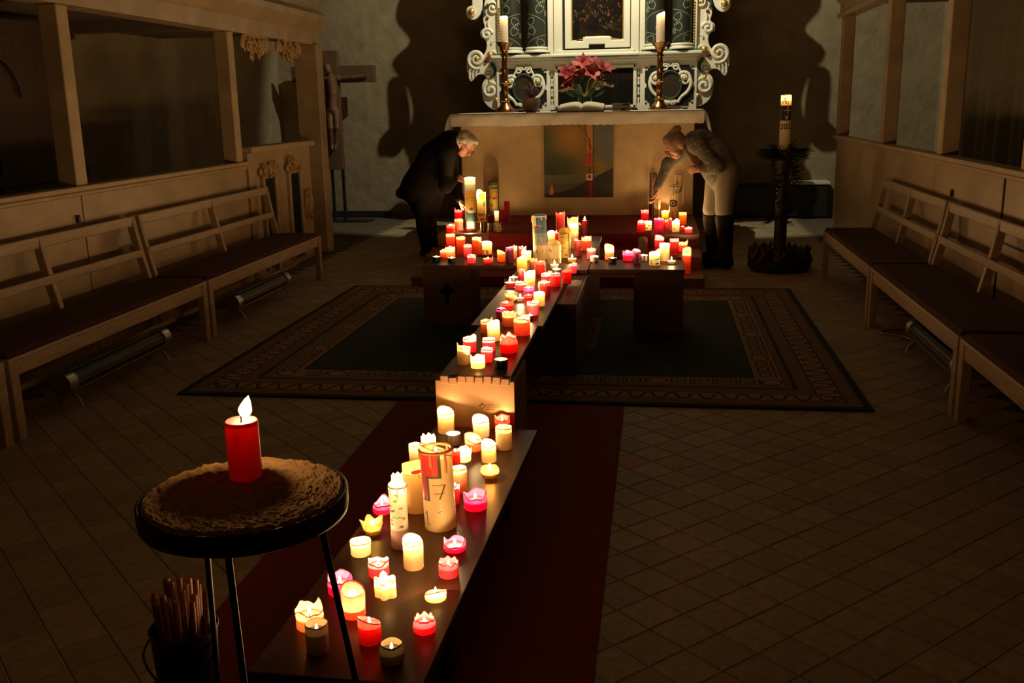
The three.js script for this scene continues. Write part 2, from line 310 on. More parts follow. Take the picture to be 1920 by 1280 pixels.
{ // dark stained partition with framed panels inside the pews on the niche side
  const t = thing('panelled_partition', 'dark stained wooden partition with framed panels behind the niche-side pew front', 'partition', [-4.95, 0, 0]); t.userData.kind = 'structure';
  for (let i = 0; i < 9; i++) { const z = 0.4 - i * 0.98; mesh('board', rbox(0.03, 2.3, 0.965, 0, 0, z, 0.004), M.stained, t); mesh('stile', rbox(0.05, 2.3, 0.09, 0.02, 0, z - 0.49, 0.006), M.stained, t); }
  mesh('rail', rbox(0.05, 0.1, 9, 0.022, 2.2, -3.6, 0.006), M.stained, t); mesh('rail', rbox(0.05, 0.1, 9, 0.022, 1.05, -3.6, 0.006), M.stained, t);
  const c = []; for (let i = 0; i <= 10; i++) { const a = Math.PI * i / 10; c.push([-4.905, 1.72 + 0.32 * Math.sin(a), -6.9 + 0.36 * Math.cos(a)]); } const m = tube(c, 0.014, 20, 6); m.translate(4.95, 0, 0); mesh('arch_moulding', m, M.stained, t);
  const r = thing('panelled_partition', 'added dark board partition that keeps the pews behind the seamed front dark', 'partition', [3.2, 0, 0]); r.userData.kind = 'structure';  // boards added on this side only to keep the pew interior dark
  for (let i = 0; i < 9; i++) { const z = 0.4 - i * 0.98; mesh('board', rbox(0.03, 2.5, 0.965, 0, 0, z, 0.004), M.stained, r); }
  // hanging curtain beyond it
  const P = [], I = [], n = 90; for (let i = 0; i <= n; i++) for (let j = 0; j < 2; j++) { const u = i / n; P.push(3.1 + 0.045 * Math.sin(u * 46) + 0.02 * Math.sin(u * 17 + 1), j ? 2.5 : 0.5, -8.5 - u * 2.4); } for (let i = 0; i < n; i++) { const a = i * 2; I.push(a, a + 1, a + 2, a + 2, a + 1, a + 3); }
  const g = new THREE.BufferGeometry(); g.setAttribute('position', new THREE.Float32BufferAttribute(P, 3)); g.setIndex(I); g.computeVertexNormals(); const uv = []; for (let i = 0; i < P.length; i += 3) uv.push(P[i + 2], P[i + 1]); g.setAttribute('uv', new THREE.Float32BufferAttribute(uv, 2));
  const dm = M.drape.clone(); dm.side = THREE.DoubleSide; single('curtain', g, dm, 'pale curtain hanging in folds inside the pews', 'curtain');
}

// ---------------------------------------------------------------- benches with cushions
function makeBench(len) {
  const g = new THREE.Group(), h = len / 2;
  mesh('seat_cushion', rbox(len - 0.03, 0.03, 0.42, 0, 0.42, 0.0, 0.012), M.cushion, g);
  mesh('seat_frame', merge([rbox(len, 0.022, 0.45, 0, 0.4, 0, 0.006), rbox(len - 0.08, 0.075, 0.024, 0, 0.325, 0.205), rbox(len - 0.08, 0.06, 0.024, 0, 0.34, -0.2)]), M.bench, g);
  for (const sx of [-1, 1]) for (const sz of [-1, 1]) {
    const l = extrude([[-0.03, 0], [0.022, 0], [0.03, 0.4], [-0.03, 0.4]], 0.04, 0.004); l.translate(0, 0, -0.02); l.rotateY(sx > 0 ? 0 : Math.PI); l.translate(sx * (h - 0.035), 0, sz * 0.2); mesh('leg', l, M.bench, g);
  }
  mesh('stretcher', rbox(len - 0.1, 0.035, 0.02, 0, 0.14, -0.02), M.bench, g);
  const stile = () => { const c = []; const n = 12; for (let i = 0; i <= n; i++) { const t = i / n, y = 0.38 + t * 0.5, z = -0.19 - 0.035 * Math.sin(t * 2.6) - 0.08 * t * t; c.push([z, y]); } const o = [...c.map(([z, y]) => [z + 0.022, y]), ...c.slice().reverse().map(([z, y]) => [z - 0.022, y])]; const e = extrude(o, 0.035, 0.004); e.rotateY(-Math.PI / 2); e.translate(0.0175, 0, 0); return e; };
  for (const x of [-h + 0.03, 0, h - 0.03]) { const s = stile(); s.translate(x, 0, 0); mesh('backrest_post', s, M.bench, g); }
  mesh('top_rail', rbox(len - 0.04, 0.07, 0.026, 0, 0.815, -0.275, 0.008), M.bench, g);
  mesh('middle_rail', rbox(len - 0.04, 0.055, 0.024, 0, 0.6, -0.222, 0.008), M.bench, g);
  return g;
}
function bench(z0, z1, side, label) {
  const b = makeBench(z0 - z1 - 0.03); b.name = numbered('church_bench'); b.position.set(side < 0 ? -3.37 : 1.73, 0, (z0 + z1) / 2); b.rotation.y = side < 0 ? Math.PI / 2 : -Math.PI / 2; scene.add(b);
  tag(b, label, 'bench', 'cushioned benches along the pew fronts');
}
bench(-6.5, -8.95, -1, 'pale wooden bench with red-brown cushion beside the carved niches');
bench(-4.26, -6.5, -1, 'pale wooden bench with red-brown cushion and a tube heater under it, by the latch');
bench(-2.1, -4.26, -1, 'pale wooden bench by the latched panel, farther from the altar than the heater bench');
bench(-7.22, -9.3, 1, 'pale wooden bench with red cushion beside the tall candle with a wreath');
bench(-5.06, -7.22, 1, 'pale wooden bench with red cushion before the seamed panel, with a heater under it');
bench(-2.9, -5.06, 1, 'pale wooden bench with red cushion past the vertical panel seam');

// tube heaters
function heater(x, z0, z1, label) {
  const L = Math.abs(z1 - z0), g = thing('tube_heater', label, 'heater', [x, 0, (z0 + z1) / 2], 0, 'tube heaters under the benches');
  const c = new THREE.CylinderGeometry(0.055, 0.055, L - 0.16, 20); c.rotateX(Math.PI / 2); c.translate(0, 0.15, 0); mesh('tube', c, M.iron, g);
  const w = []; for (let i = 0; i < 9; i++) { const a = i / 9 * 6.283; w.push(box(0.005, 0.005, L - 0.16, 0.062 * Math.cos(a), 0.147 + 0.062 * Math.sin(a), 0)); } mesh('guard_wire', merge(w), M.steel, g);
  for (const e of [-1, 1]) { const k = new THREE.CylinderGeometry(0.064, 0.064, 0.08, 20); k.rotateX(Math.PI / 2); k.translate(0, 0.15, e * (L / 2 - 0.06)); mesh('end_cap', k, M.steel, g); mesh('foot', tube([[-0.07, 0.008, e * (L / 2 - 0.1)], [-0.05, 0.05, e * (L / 2 - 0.1)], [0, 0.085, e * (L / 2 - 0.1)], [0.05, 0.05, e * (L / 2 - 0.1)], [0.07, 0.008, e * (L / 2 - 0.1)]], 0.007, 16, 6), M.steel, g); }
}
heater(-3.22, -4.75, -5.95, 'grey tube heater under the bench by the latched panel');
heater(-3.22, -7.0, -8.15, 'grey tube heater under the bench beside the carved niches');
heater(1.66, -5.4, -6.5, 'grey tube heater under the bench before the seamed panel');
single('heater_cable', tube([[1.62, 0.01, -6.5], [1.7, 0.012, -6.75], [1.55, 0.01, -6.95], [1.75, 0.012, -7.05], [1.9, 0.02, -7.0]], 0.006, 30, 6), M.steel, 'pale looped cable on the floor under the seamed-panel bench', 'cable');
// ---------------------------------------------------------------- altar
const ALT = { x0: -2.25, x1: 0.4, z: -11.35, y: HC + 0.002, top: 1.49, back: -12.55 };
{
  const cx = (ALT.x0 + ALT.x1) / 2, w = ALT.x1 - ALT.x0, d = ALT.z - ALT.back, g = thing('altar_table', 'broad plastered altar block with a heavy top slab', 'altar', [cx, ALT.y, ALT.z - d / 2]);
  mesh('block', rbox(w, ALT.top - 0.09 - ALT.y, d - 0.02, 0, 0, 0, 0.012), M.stone, g);
  mesh('top_slab', rbox(w + 0.1, 0.09, d + 0.04, 0, ALT.top - 0.09 - ALT.y, 0, 0.012), M.stone, g);
  // linen: top, front drop with scalloped lace edge, drooping corner flaps
  const N = 120, x0 = ALT.x0 - 0.1, x1 = ALT.x1 + 0.1, zf = ALT.z + 0.035, y0 = ALT.top + 0.006, P = [], I = [];
  const rows = [[ALT.back + 0.1, y0], [zf - 0.02, y0], [zf, y0 - 0.012], [zf + 0.006, y0 - 0.05], [zf + 0.008, y0 - 0.095], [zf + 0.012, y0 - 0.135]];
  for (let r = 0; r < rows.length; r++) for (let i = 0; i <= N; i++) {
    const t = i / N, x = x0 + t * (x1 - x0); let [z, y] = rows[r];
    if (r >= 3) { z += 0.006 * Math.sin(t * 40 + r) + 0.004 * Math.sin(t * 93); y += 0.004 * Math.sin(t * 17); }
    if (r === 5) y -= 0.008 * Math.abs(Math.sin(t * 110));
    P.push(x, y, z);
  }
  for (let r = 0; r + 1 < rows.length; r++) for (let i = 0; i < N; i++) { const a = r * (N + 1) + i, b = a + N + 1; I.push(a, b, a + 1, a + 1, b, b + 1); }
  const cg = new THREE.BufferGeometry(); cg.setAttribute('position', new THREE.Float32BufferAttribute(P, 3)); cg.setIndex(I); cg.computeVertexNormals();
  const flap = (s) => { // the cloth's corner, folded and hanging down past the block's side
    const ex = s < 0 ? x0 : x1, Q = [], J = [], n = 10;
    for (let i = 0; i <= n; i++) for (let j = 0; j <= n; j++) { const u = i / n, v = j / n, drop = 0.135 + 0.11 * Math.pow(1 - u, 1.5); Q.push(ex + s * (0.015 + 0.05 * v + 0.018 * Math.sin(u * 9 + v * 2)) * Math.min(1, v * 6), y0 - v * drop + 0.002, zf + 0.01 - u * 0.95 + 0.02 * v); }
    for (let i = 0; i < n; i++) for (let j = 0; j < n; j++) { const a = i * (n + 1) + j, b = a + n + 1; J.push(a, b, a + 1, a + 1, b, b + 1); }
    const f = new THREE.BufferGeometry(); f.setAttribute('position', new THREE.Float32BufferAttribute(Q, 3)); f.setIndex(J); f.computeVertexNormals(); return f;
  };
  const linen = M.linen.clone(); linen.side = THREE.DoubleSide;
  single('altar_cloth', merge([cg, flap(-1), flap(1)]), linen, 'white altar cloth with scalloped lace hem and drooping corners', 'cloth');
}
{ // painting hung on the altar front
  const a = atZ(1019, 240, ALT.z + 0.03), b = atZ(1150, 370, ALT.z + 0.03), w = b.x - a.x, y0 = b.y, y1 = 1.385, h = y1 - y0;
  const tex = canvasTex(520, 570, (c, W, H) => {
    const X = (x) => (x - 75) / 1040 * W, Y = (y) => (y - 60) / 1135 * H;
    c.fillStyle = '#6b5426'; c.fillRect(0, 0, W, H);
    const blob = (x, y, r, col) => { const g = c.createRadialGradient(X(x), Y(y), 2, X(x), Y(y), X(75 + r)); g.addColorStop(0, col + 'ff'); g.addColorStop(1, col + '00'); c.fillStyle = g; c.fillRect(0, 0, W, H); };
    blob(180, 760, 420, '#1f3a18'); blob(120, 300, 260, '#2f4a22'); blob(480, 250, 430, '#a3742c'); blob(1030, 300, 380, '#5a6872'); blob(1010, 560, 260, '#56605a'); blob(400, 760, 260, '#3e4a20'); blob(900, 760, 200, '#7d6a28');
    c.fillStyle = '#5d5a48'; c.fillRect(0, Y(850), W, Y(985) - Y(850)); c.fillStyle = '#33352a'; c.fillRect(0, Y(982), W, 4); c.fillStyle = '#504c3c'; c.fillRect(0, Y(992), W, H);
    c.fillStyle = '#241a12'; c.beginPath(); c.moveTo(0, Y(1140)); c.bezierCurveTo(X(500), Y(1130), X(650), Y(960), X(860), Y(880)); c.bezierCurveTo(X(980), Y(800), X(1040), Y(800), W, Y(740)); c.lineTo(W, H); c.lineTo(0, H); c.fill();
    c.fillStyle = '#20261a'; c.fillRect(X(870), Y(960), W, H);
    c.fillStyle = '#c27a35'; c.beginPath(); c.moveTo(X(150), Y(1150)); c.quadraticCurveTo(X(160), Y(1020), X(190), Y(990)); c.quadraticCurveTo(X(225), Y(1060), X(212), Y(1150)); c.fill();
    c.fillStyle = '#b5752f'; c.fillRect(X(720), 0, X(805) - X(720), Y(725)); c.fillStyle = '#a3401a'; c.fillRect(X(705), Y(520), X(810) - X(705), Y(725) - Y(520)); c.fillStyle = '#8c2a12'; c.fillRect(X(750), Y(300), X(775) - X(750), Y(690) - Y(300));
    c.fillStyle = '#17110c'; c.fillRect(X(752), Y(725), X(770) - X(752), Y(835) - Y(725));
    c.fillStyle = '#d2b9a0'; c.fillRect(X(712), Y(835), X(805) - X(712), Y(935) - Y(835)); c.fillStyle = '#a81c18'; c.beginPath(); c.arc(X(758), Y(880), 15, 0, 7); c.fill();
    c.fillStyle = '#4a0f0c'; c.fillRect(X(695), Y(940), X(860) - X(695), H); c.fillStyle = '#7c1a10'; c.fillRect(X(760), Y(940), X(800) - X(760), H);
    c.strokeStyle = '#1d140d'; c.lineWidth = 4; c.beginPath(); c.moveTo(X(815), Y(900)); c.lineTo(X(820), 0); c.stroke(); c.lineWidth = 3;
    for (const p of [[[815, 540], [740, 300], [660, 60]], [[790, 450], [690, 310]], [[740, 300], [600, 90]], [[820, 830], [885, 740], [840, 735]]]) { c.beginPath(); p.forEach(([x, y], i) => i ? c.lineTo(X(x), Y(y)) : c.moveTo(X(x), Y(y))); c.stroke(); }
  });
  const g = thing('altar_painting', 'abstract painting in green, ochre and blue hung on the altar front', 'painting', [(a.x + b.x) / 2, y0, ALT.z + 0.016]);
  mesh('stretcher_frame', rbox(w, h, 0.024, 0, 0, 0, 0.003), std([0.3, 0.25, 0.18], 0.8), g);
  const pl = new THREE.PlaneGeometry(w - 0.004, h - 0.004); pl.translate(0, h / 2, 0.0125); mesh('canvas', pl, std([1, 1, 1], 0.6, { map: tex }), g);
}

// ---------------------------------------------------------------- altarpiece
const RZ = -12.72, RC = -0.785, rx = (px) => RC + (px - 1119) * 0.0066, ry = (py) => 2.17 - (py - 103) * 0.00655;
{
  const g = thing('altarpiece', 'carved white and black altarpiece with columns, gilt scrolls and framed picture', 'altarpiece');
  const R = (name, px0, py0, px1, py1, z0, depth, mat, r = 0.004) => mesh(name, rbox(rx(px1) - rx(px0), ry(py0) - ry(py1), depth, (rx(px0) + rx(px1)) / 2, ry(py1), z0 - depth / 2, r), mat, g);
  const TOP = -290;
  R('predella', 930, 116, 1308, 209, RZ, 0.32, M.white);
  mesh('plinth', box(2.4, 1.3, 0.28, RC, 0.2, RZ - 0.3), M.stone, g);
  R('cornice', 922, 100, 1316, 106, RZ + 0.1, 0.5, M.white, 0.012); R('cornice', 926, 106, 1312, 111, RZ + 0.06, 0.44, M.white, 0.012); R('cornice', 929, 111, 1309, 116, RZ + 0.03, 0.4, M.white, 0.01);
  R('sill', 1046, 94, 1192, 101, RZ + 0.08, 0.2, M.white, 0.01); R('sill', 1038, 101, 1200, 106, RZ + 0.13, 0.2, M.white, 0.01);
  for (const [a, b] of [[928, 1034], [1204, 1310]]) R('plinth_strip', a, 96.5, b, 100, RZ + 0.05, 0.2, M.green, 0.004);
  // base blocks, alternating pale and dark
  for (let i = 0; i < 12; i++) R('base_block', 940 + i * 31, 203, 951 + i * 31, 208, RZ + 0.012, 0.02, M.panelBlack, 0.002);
  const dark = canvasTex(256, 128, (c, w, h) => { c.fillStyle = '#0d0b08'; c.fillRect(0, 0, w, h); for (let i = 0; i < 60; i++) { c.fillStyle = ['#2a1a10', '#3a1c12', '#1a1a12', '#4a3018', '#30100c'][i % 5]; c.globalAlpha = 0.35; c.beginPath(); c.ellipse(rnd() * w, h * (0.45 + 0.5 * rnd()), 4 + rnd() * 18, 3 + rnd() * 8, rnd() * 3, 0, 7); c.fill(); } c.globalAlpha = 0.8; c.fillStyle = '#6a4a26'; c.beginPath(); c.ellipse(w * 0.78, h * 0.3, 9, 13, 0, 0, 7); c.fill(); });
  const flat = (name, px0, py0, px1, py1, z, mat, parent = g) => { const p = new THREE.PlaneGeometry(rx(px1) - rx(px0), ry(py0) - ry(py1)); p.translate((rx(px0) + rx(px1)) / 2, (ry(py0) + ry(py1)) / 2, z); return mesh(name, p, mat, parent); };
  R('predella_picture', 1048, 128, 1190, 196, RZ + 0.008, 0.02, std([1, 1, 1], 0.8, { map: dark, specularIntensity: 0.25 }), 0.002);
  for (const [a, b, c, d] of [[1043, 122, 1195, 128], [1043, 196, 1195, 201], [1042, 122, 1048, 201], [1190, 122, 1196, 201]]) R('picture_moulding', a, b, c, d, RZ + 0.02, 0.04, M.white, 0.006);
  for (const cx of [1036.5, 1200]) for (let i = 0; i < 7; i++) { const y = 129 + i * 9.4; for (const e of [-1, 1]) R('inlay', cx + e * 2.2 - 0.7, y, cx + e * 2.2 + 0.7, y + 7.4, RZ + 0.004, 0.01, M.panelBlack, 0.001); if (i % 2) R('inlay', cx - 1.2, y + 2, cx + 1.2, y + 6, RZ + 0.004, 0.01, M.panelBlack, 0.001); }
  // side panels with notched corners and oval cartouches
  for (const s of [-1, 1]) {
    const c = 1119 + s * 138, X = (d) => rx(c + d), e = 45;
    const pts = [[-e + 9, 126], [e - 9, 126], [e - 9, 130], [e - 5, 130], [e - 5, 134], [e, 134], [e, 155], [e - 3, 158], [e - 3, 164], [e, 167], [e, 188], [e - 5, 188], [e - 5, 192], [e - 9, 192], [e - 9, 199], [-e + 9, 199], [-e + 9, 192], [-e + 5, 192], [-e + 5, 188], [-e, 188], [-e, 167], [-e + 3, 164], [-e + 3, 158], [-e, 155], [-e, 134], [-e + 5, 134], [-e + 5, 130], [-e + 9, 130]].map(([a, b]) => [X(a), ry(b)]);
    const pg = extrude(pts, 0.012, 0.002); pg.translate(0, 0, RZ - 0.006); mesh('black_panel', pg, M.panelBlack, g);
    for (const dx of [-1, 1]) for (const y of [129, 194]) R('corner_stud', c + dx * (e - 2) - 1.6, y - 1.6, c + dx * (e - 2) + 1.6, y + 1.6, RZ + 0.006, 0.012, M.panelBlack, 0.001);
    const cart = new THREE.Group(); cart.name = 'cartouche'; g.add(cart);
    const oval = new THREE.TorusGeometry(1, 0.09, 8, 40); oval.scale(0.135, 0.165, 0.2); oval.translate(X(2), ry(161), RZ + 0.035); mesh('oval_frame', oval, M.darkgreen, cart);
    const disc = new THREE.CylinderGeometry(1, 1, 0.02, 40); disc.rotateX(Math.PI / 2); disc.scale(0.13, 0.16, 1); disc.translate(X(2), ry(161), RZ + 0.02); mesh('oval_picture', disc, std([0.035, 0.026, 0.018], 0.3), cart);
    for (const d of [-1, 1]) {
      mesh('scroll', volute(X(2 + d * 26), ry(150), 0.085, 1.5, d > 0 ? 2.6 : 0.5, -d, 0.02, RZ + 0.02), M.white, cart);
      mesh('scroll', tube([[X(2 + d * 36), ry(146), RZ + 0.02], [X(2 + d * 38), ry(160), RZ + 0.025], [X(2 + d * 32), ry(174), RZ + 0.02], [X(2 + d * 20), ry(184), RZ + 0.02], [X(2 + d * 14), ry(194), RZ + 0.02]], 0.022, 20, 7), M.white, cart);
      mesh('scroll', volute(X(2 + d * 9), ry(129), 0.05, 1.4, d > 0 ? 3 : 0.1, -d, 0.013, RZ + 0.02), M.white, cart);
      mesh('scroll', tube([[X(2 + d * 14), ry(128), RZ + 0.02], [X(2 + d * 19), ry(138), RZ + 0.02], [X(2 + d * 21), ry(146), RZ + 0.02]], 0.015, 12, 6), M.white, cart);
      const b = new THREE.SphereGeometry(0.026, 12, 8); b.translate(X(2 + d * 26), ry(150), RZ + 0.04); mesh('gilt_boss', b, M.gold, cart);
    }
    const ft = carving(0.16, 0.1, 12); ft.translate(X(2), ry(188), RZ + 0.03); mesh('scroll', ft, M.white, cart);
  }
  // upper storey
  R('back_panel', 938, TOP, 1302, 100, RZ - 0.16, 0.1, std([0.05, 0.035, 0.024], 0.7));
  for (const [a, b] of [[1029, 1041], [1041, 1057], [1185, 1200], [1200, 1211]]) R('pilaster', a, TOP, b, 100, RZ + (a === 1041 || a === 1185 ? 0.03 : 0), 0.2, M.white, 0.006);
  for (const [a, b] of [[934, 941], [1299, 1306]]) R('pilaster', a, TOP, b, 97, RZ, 0.16, M.white, 0.006);
  const floral = (k) => canvasTex(256, 1024, (c, w, h) => {
    c.fillStyle = '#272b26'; c.fillRect(0, 0, w, h); c.strokeStyle = '#9aa684'; c.lineWidth = 2.2; c.lineCap = 'round';
    for (let i = 0; i < 9; i++) {
      const y = h - 110 * i - 60, x = w * 0.5, f = (i + k) % 2 ? 1 : -1; c.beginPath(); c.moveTo(x - f * 50, y + 40); c.quadraticCurveTo(x, y - 10, x + f * 55, y - 14); c.stroke();
      for (const [dx, dy, a] of [[-18 * f, -34, -0.4 * f], [22 * f, 26, 2.6 * f]]) { c.save(); c.translate(x + dx, y + dy); c.rotate(a); c.beginPath(); c.moveTo(0, 22); c.bezierCurveTo(-26, 8, -14, -16, -12, -22); c.lineTo(-4, -12); c.lineTo(1, -24); c.lineTo(6, -12); c.lineTo(14, -20); c.bezierCurveTo(16, -10, 24, 8, 0, 22); c.stroke(); c.restore(); }
      c.lineWidth = 1.2; for (let j = 0; j < 12; j++) { c.beginPath(); c.arc(x - f * 46 + (j % 3) * 7, y - 24 + Math.floor(j / 3) * 7, 3, 0, 6.3); c.stroke(); } c.lineWidth = 2.2;
    }
  });
  [960, 1008, 1230, 1279].forEach((px, i) => {
    const col = new THREE.Group(); col.name = 'column'; g.add(col); const r = 0.124, y0 = ry(91);
    const s = new THREE.CylinderGeometry(r * 0.94, r, 3.2 - 0.8, 40, 1, true); s.rotateY(Math.PI); s.translate(rx(px), y0 + 1.2, RZ - 0.02); mesh('shaft', s, std([1, 1, 1], 0.4, { map: floral(i) }), col);
    const b = lathe([[0.15, 0], [0.152, 0.018], [0.145, 0.026], [0.132, 0.032], [0.13, 0.04], [0.14, 0.048], [0.14, 0.06], [0.126, 0.068]], 40); b.translate(rx(px), ry(96.5), RZ - 0.02); mesh('column_base', b, M.white, col);
  });
  R('centre_panel', 1057, TOP, 1185, 94, RZ - 0.05, 0.06, M.panelBlack);
  const fr = (o) => [[1063 + o, TOP + 20], [1063 + o, 89 - o], [1105 + o, 89 - o], [1105 + o, 82 - o], [1138 - o, 82 - o], [1138 - o, 89 - o], [1182 - o, 89 - o], [1182 - o, TOP + 20]];
  const toW = (l) => l.map(([a, b]) => [rx(a), ry(b)]);
  const inner = [[1072, TOP + 30], [1072, 79], [1097, 79], [1097, 72], [1147, 72], [1147, 78], [1173, 78], [1173, TOP + 30]], inner2 = [[1075, TOP + 32], [1075, 76], [1100, 76], [1100, 70], [1144, 70], [1144, 76], [1170, 76], [1170, TOP + 32]];
  const f1 = extrude(toW(fr(0)), 0.045, 0.01, [toW(inner).reverse()]); f1.translate(0, 0, RZ - 0.05); mesh('picture_frame', f1, M.white, g);
  const f2 = extrude(toW(inner), 0.04, 0.004, [toW(inner2).reverse()]); f2.translate(0, 0, RZ - 0.05); mesh('gilt_moulding', f2, M.gold, g);
  const oil = canvasTex(256, 768, (c, w, h) => {
    c.fillStyle = '#120d09'; c.fillRect(0, 0, w, h);
    for (let i = 0; i < 90; i++) { c.globalAlpha = 0.3; c.fillStyle = ['#2c2014', '#1d160e', '#3a2a18'][i % 3]; c.beginPath(); c.ellipse(rnd() * w, h * rnd(), 12 + rnd() * 40, 8 + rnd() * 20, rnd() * 3, 0, 7); c.fill(); }
    c.globalAlpha = 0.5;   // small loosely brushed patches of warm colour in the upper part
    for (let i = 0; i < 260; i++) { const x = rnd() * w, y = h * (0.3 + 0.6 * Math.pow(rnd(), 0.7)); c.fillStyle = ['#8a2a14', '#b08a58', '#6a4a2a', '#a05a3a', '#4a5236', '#7a5c34'][Math.floor(rnd() * 6)]; c.beginPath(); c.ellipse(x, y, 1.5 + rnd() * 4, 2 + rnd() * 8, rnd() * 1.6 - 0.8, 0, 7); c.fill(); }
    for (let i = 0; i < 14; i++) { c.fillStyle = ['#5c3a1c', '#4c4426', '#3c2a18'][i % 3]; c.beginPath(); c.ellipse(w * (0.6 + 0.3 * rnd()), h * (0.9 + 0.05 * rnd()), 14, 4, 0.4, 0, 7); c.fill(); }
  });
  flat('oil_painting', 1073, TOP + 30, 1172, 79, RZ - 0.046, std([1, 1, 1], 0.85, { map: oil, specularIntensity: 0.25 }));
  R('entablature', 922, TOP - 40, 1316, TOP, RZ + 0.12, 0.6, M.white, 0.02);
  // carved wings
  const zx = (X) => rx(860 + X / 6.095), zy = (Y) => ry(Y / 6.095);
  const outline = smoothPts([[440, -900], [300, -860], [240, -700], [330, -560], [200, -420], [300, -260], [330, -120], [300, 30], [286, 110], [284, 220], [298, 285], [252, 330], [250, 385], [292, 412], [318, 470], [300, 560], [268, 600], [225, 565], [160, 560], [96, 620], [72, 720], [92, 830], [112, 885], [190, 815], [262, 812], [300, 850], [256, 920], [246, 1030], [272, 1130], [340, 1200], [430, 1218], [440, 900], [450, 200]], 4).map(([a, b]) => [zx(a), zy(b)]);
  const hang = smoothPts([[170, -300], [230, -260], [262, 20], [240, 130], [170, 188], [100, 165], [82, 100], [110, 55], [150, 60], [160, -40]], 4).map(([a, b]) => [zx(a), zy(b)]);
  const pieces = [
    ['wing_board', extrude(outline, 0.035, 0.008).translate(0, 0, RZ - 0.09), M.white], ['wing_pendant', extrude(hang, 0.035, 0.008).translate(0, 0, RZ - 0.09), M.white],
    ...[[188, 640, 112, 1.6, -1.2, -1, 0.026], [318, 365, 66, 1.3, 0.2, 1, 0.02], [392, 78, 72, 1.4, 2.4, -1, 0.018], [380, 590, 58, 1.2, 3.4, 1, 0.02], [345, 1000, 96, 1.5, 0.6, 1, 0.026], [150, 110, 58, 1.3, 1.4, 1, 0.017], [330, 780, 60, 1.2, 4.2, 1, 0.016]].map(([X, Y, r, t, st, d, w]) => ['scroll', volute(zx(X), zy(Y), r / 6.095 * 0.0066, t, st, d, w, RZ - 0.04), M.white]),
    ...[[130, 700, 95, 860], [175, 730, 130, 850], [215, 740, 170, 830], [350, 200, 340, 290], [400, 430, 370, 480]].map(([a, b, c, d]) => ['flute', tube([[zx(a), zy(b), RZ - 0.045], [zx((a + c) / 2 - 12), zy((b + d) / 2), RZ - 0.035], [zx(c), zy(d), RZ - 0.045]], 0.012, 10, 6), M.white]),
    ...[[196, 638, 0.042], [390, 76, 0.032], [352, 598, 0.046], [340, 905, 0.03], [415, 1110, 0.04], [146, 106, 0.046]].map(([X, Y, r]) => ['gilt_boss', new THREE.SphereGeometry(r, 14, 10).translate(zx(X), zy(Y), RZ - 0.035), M.gold]),
    ...[[327, 182, 0.02], [304, 660, 0.03], [265, 1030, 0.014]].map(([X, Y, r]) => ['red_gem', new THREE.SphereGeometry(r, 12, 8).translate(zx(X), zy(Y), RZ - 0.04), M.gem]),
    ...[[[300, 150], [290, 90], [350, 40], [420, 30]], [[365, 690], [400, 760], [390, 820], [340, 850]]].map((l) => ['green_leaf', tube(l.map(([a, b]) => V(zx(a), zy(b), RZ - 0.04)), 0.022, 14, 6), M.darkgreen]),
  ];
  for (const s of [-1, 1]) { const w = new THREE.Group(); w.name = 'carved_wing'; g.add(w); for (const [n, geo, m] of pieces) mesh(n, s < 0 ? geo : mirrorX(geo, RC), m, w); }
  for (const e of [-1, 1]) { const b = []; for (let i = 0; i < 16; i++) b.push(new THREE.SphereGeometry(0.011, 6, 5).translate(RC + e * 1.195, ry(88 - i * 5), RZ + 0.01)); mesh('bead_row', merge(b), M.gold, g); }
}
// the hooded lamp over the altar, above the picture
{
  const g = thing('altar_spotlight', 'small hooded spotlight hanging above the altar edge', 'lamp', [lampAt.x, lampAt.y, lampAt.z + 0.07]);
  const h = lathe([[0.02, 0.16], [0.07, 0.15], [0.09, 0.06], [0.1, 0], [0.096, 0], [0.086, 0.06], [0.066, 0.144], [0.02, 0.15]], 24); h.rotateX(1.12); h.translate(0, 0.02, 0.02);
  mesh('hood', h, M.black, g); mesh('cord', rod(V(0, 0.06, 0.1), V(0, 1.8, 0.12), 0.006), M.black, g);
  mesh('bulb', new THREE.SphereGeometry(0.03, 12, 10).translate(0, 0, -0.02), new THREE.MeshStandardMaterial({ color: 0x000000, emissive: LAMPWHITE, emissiveIntensity: 40 }), g);
}

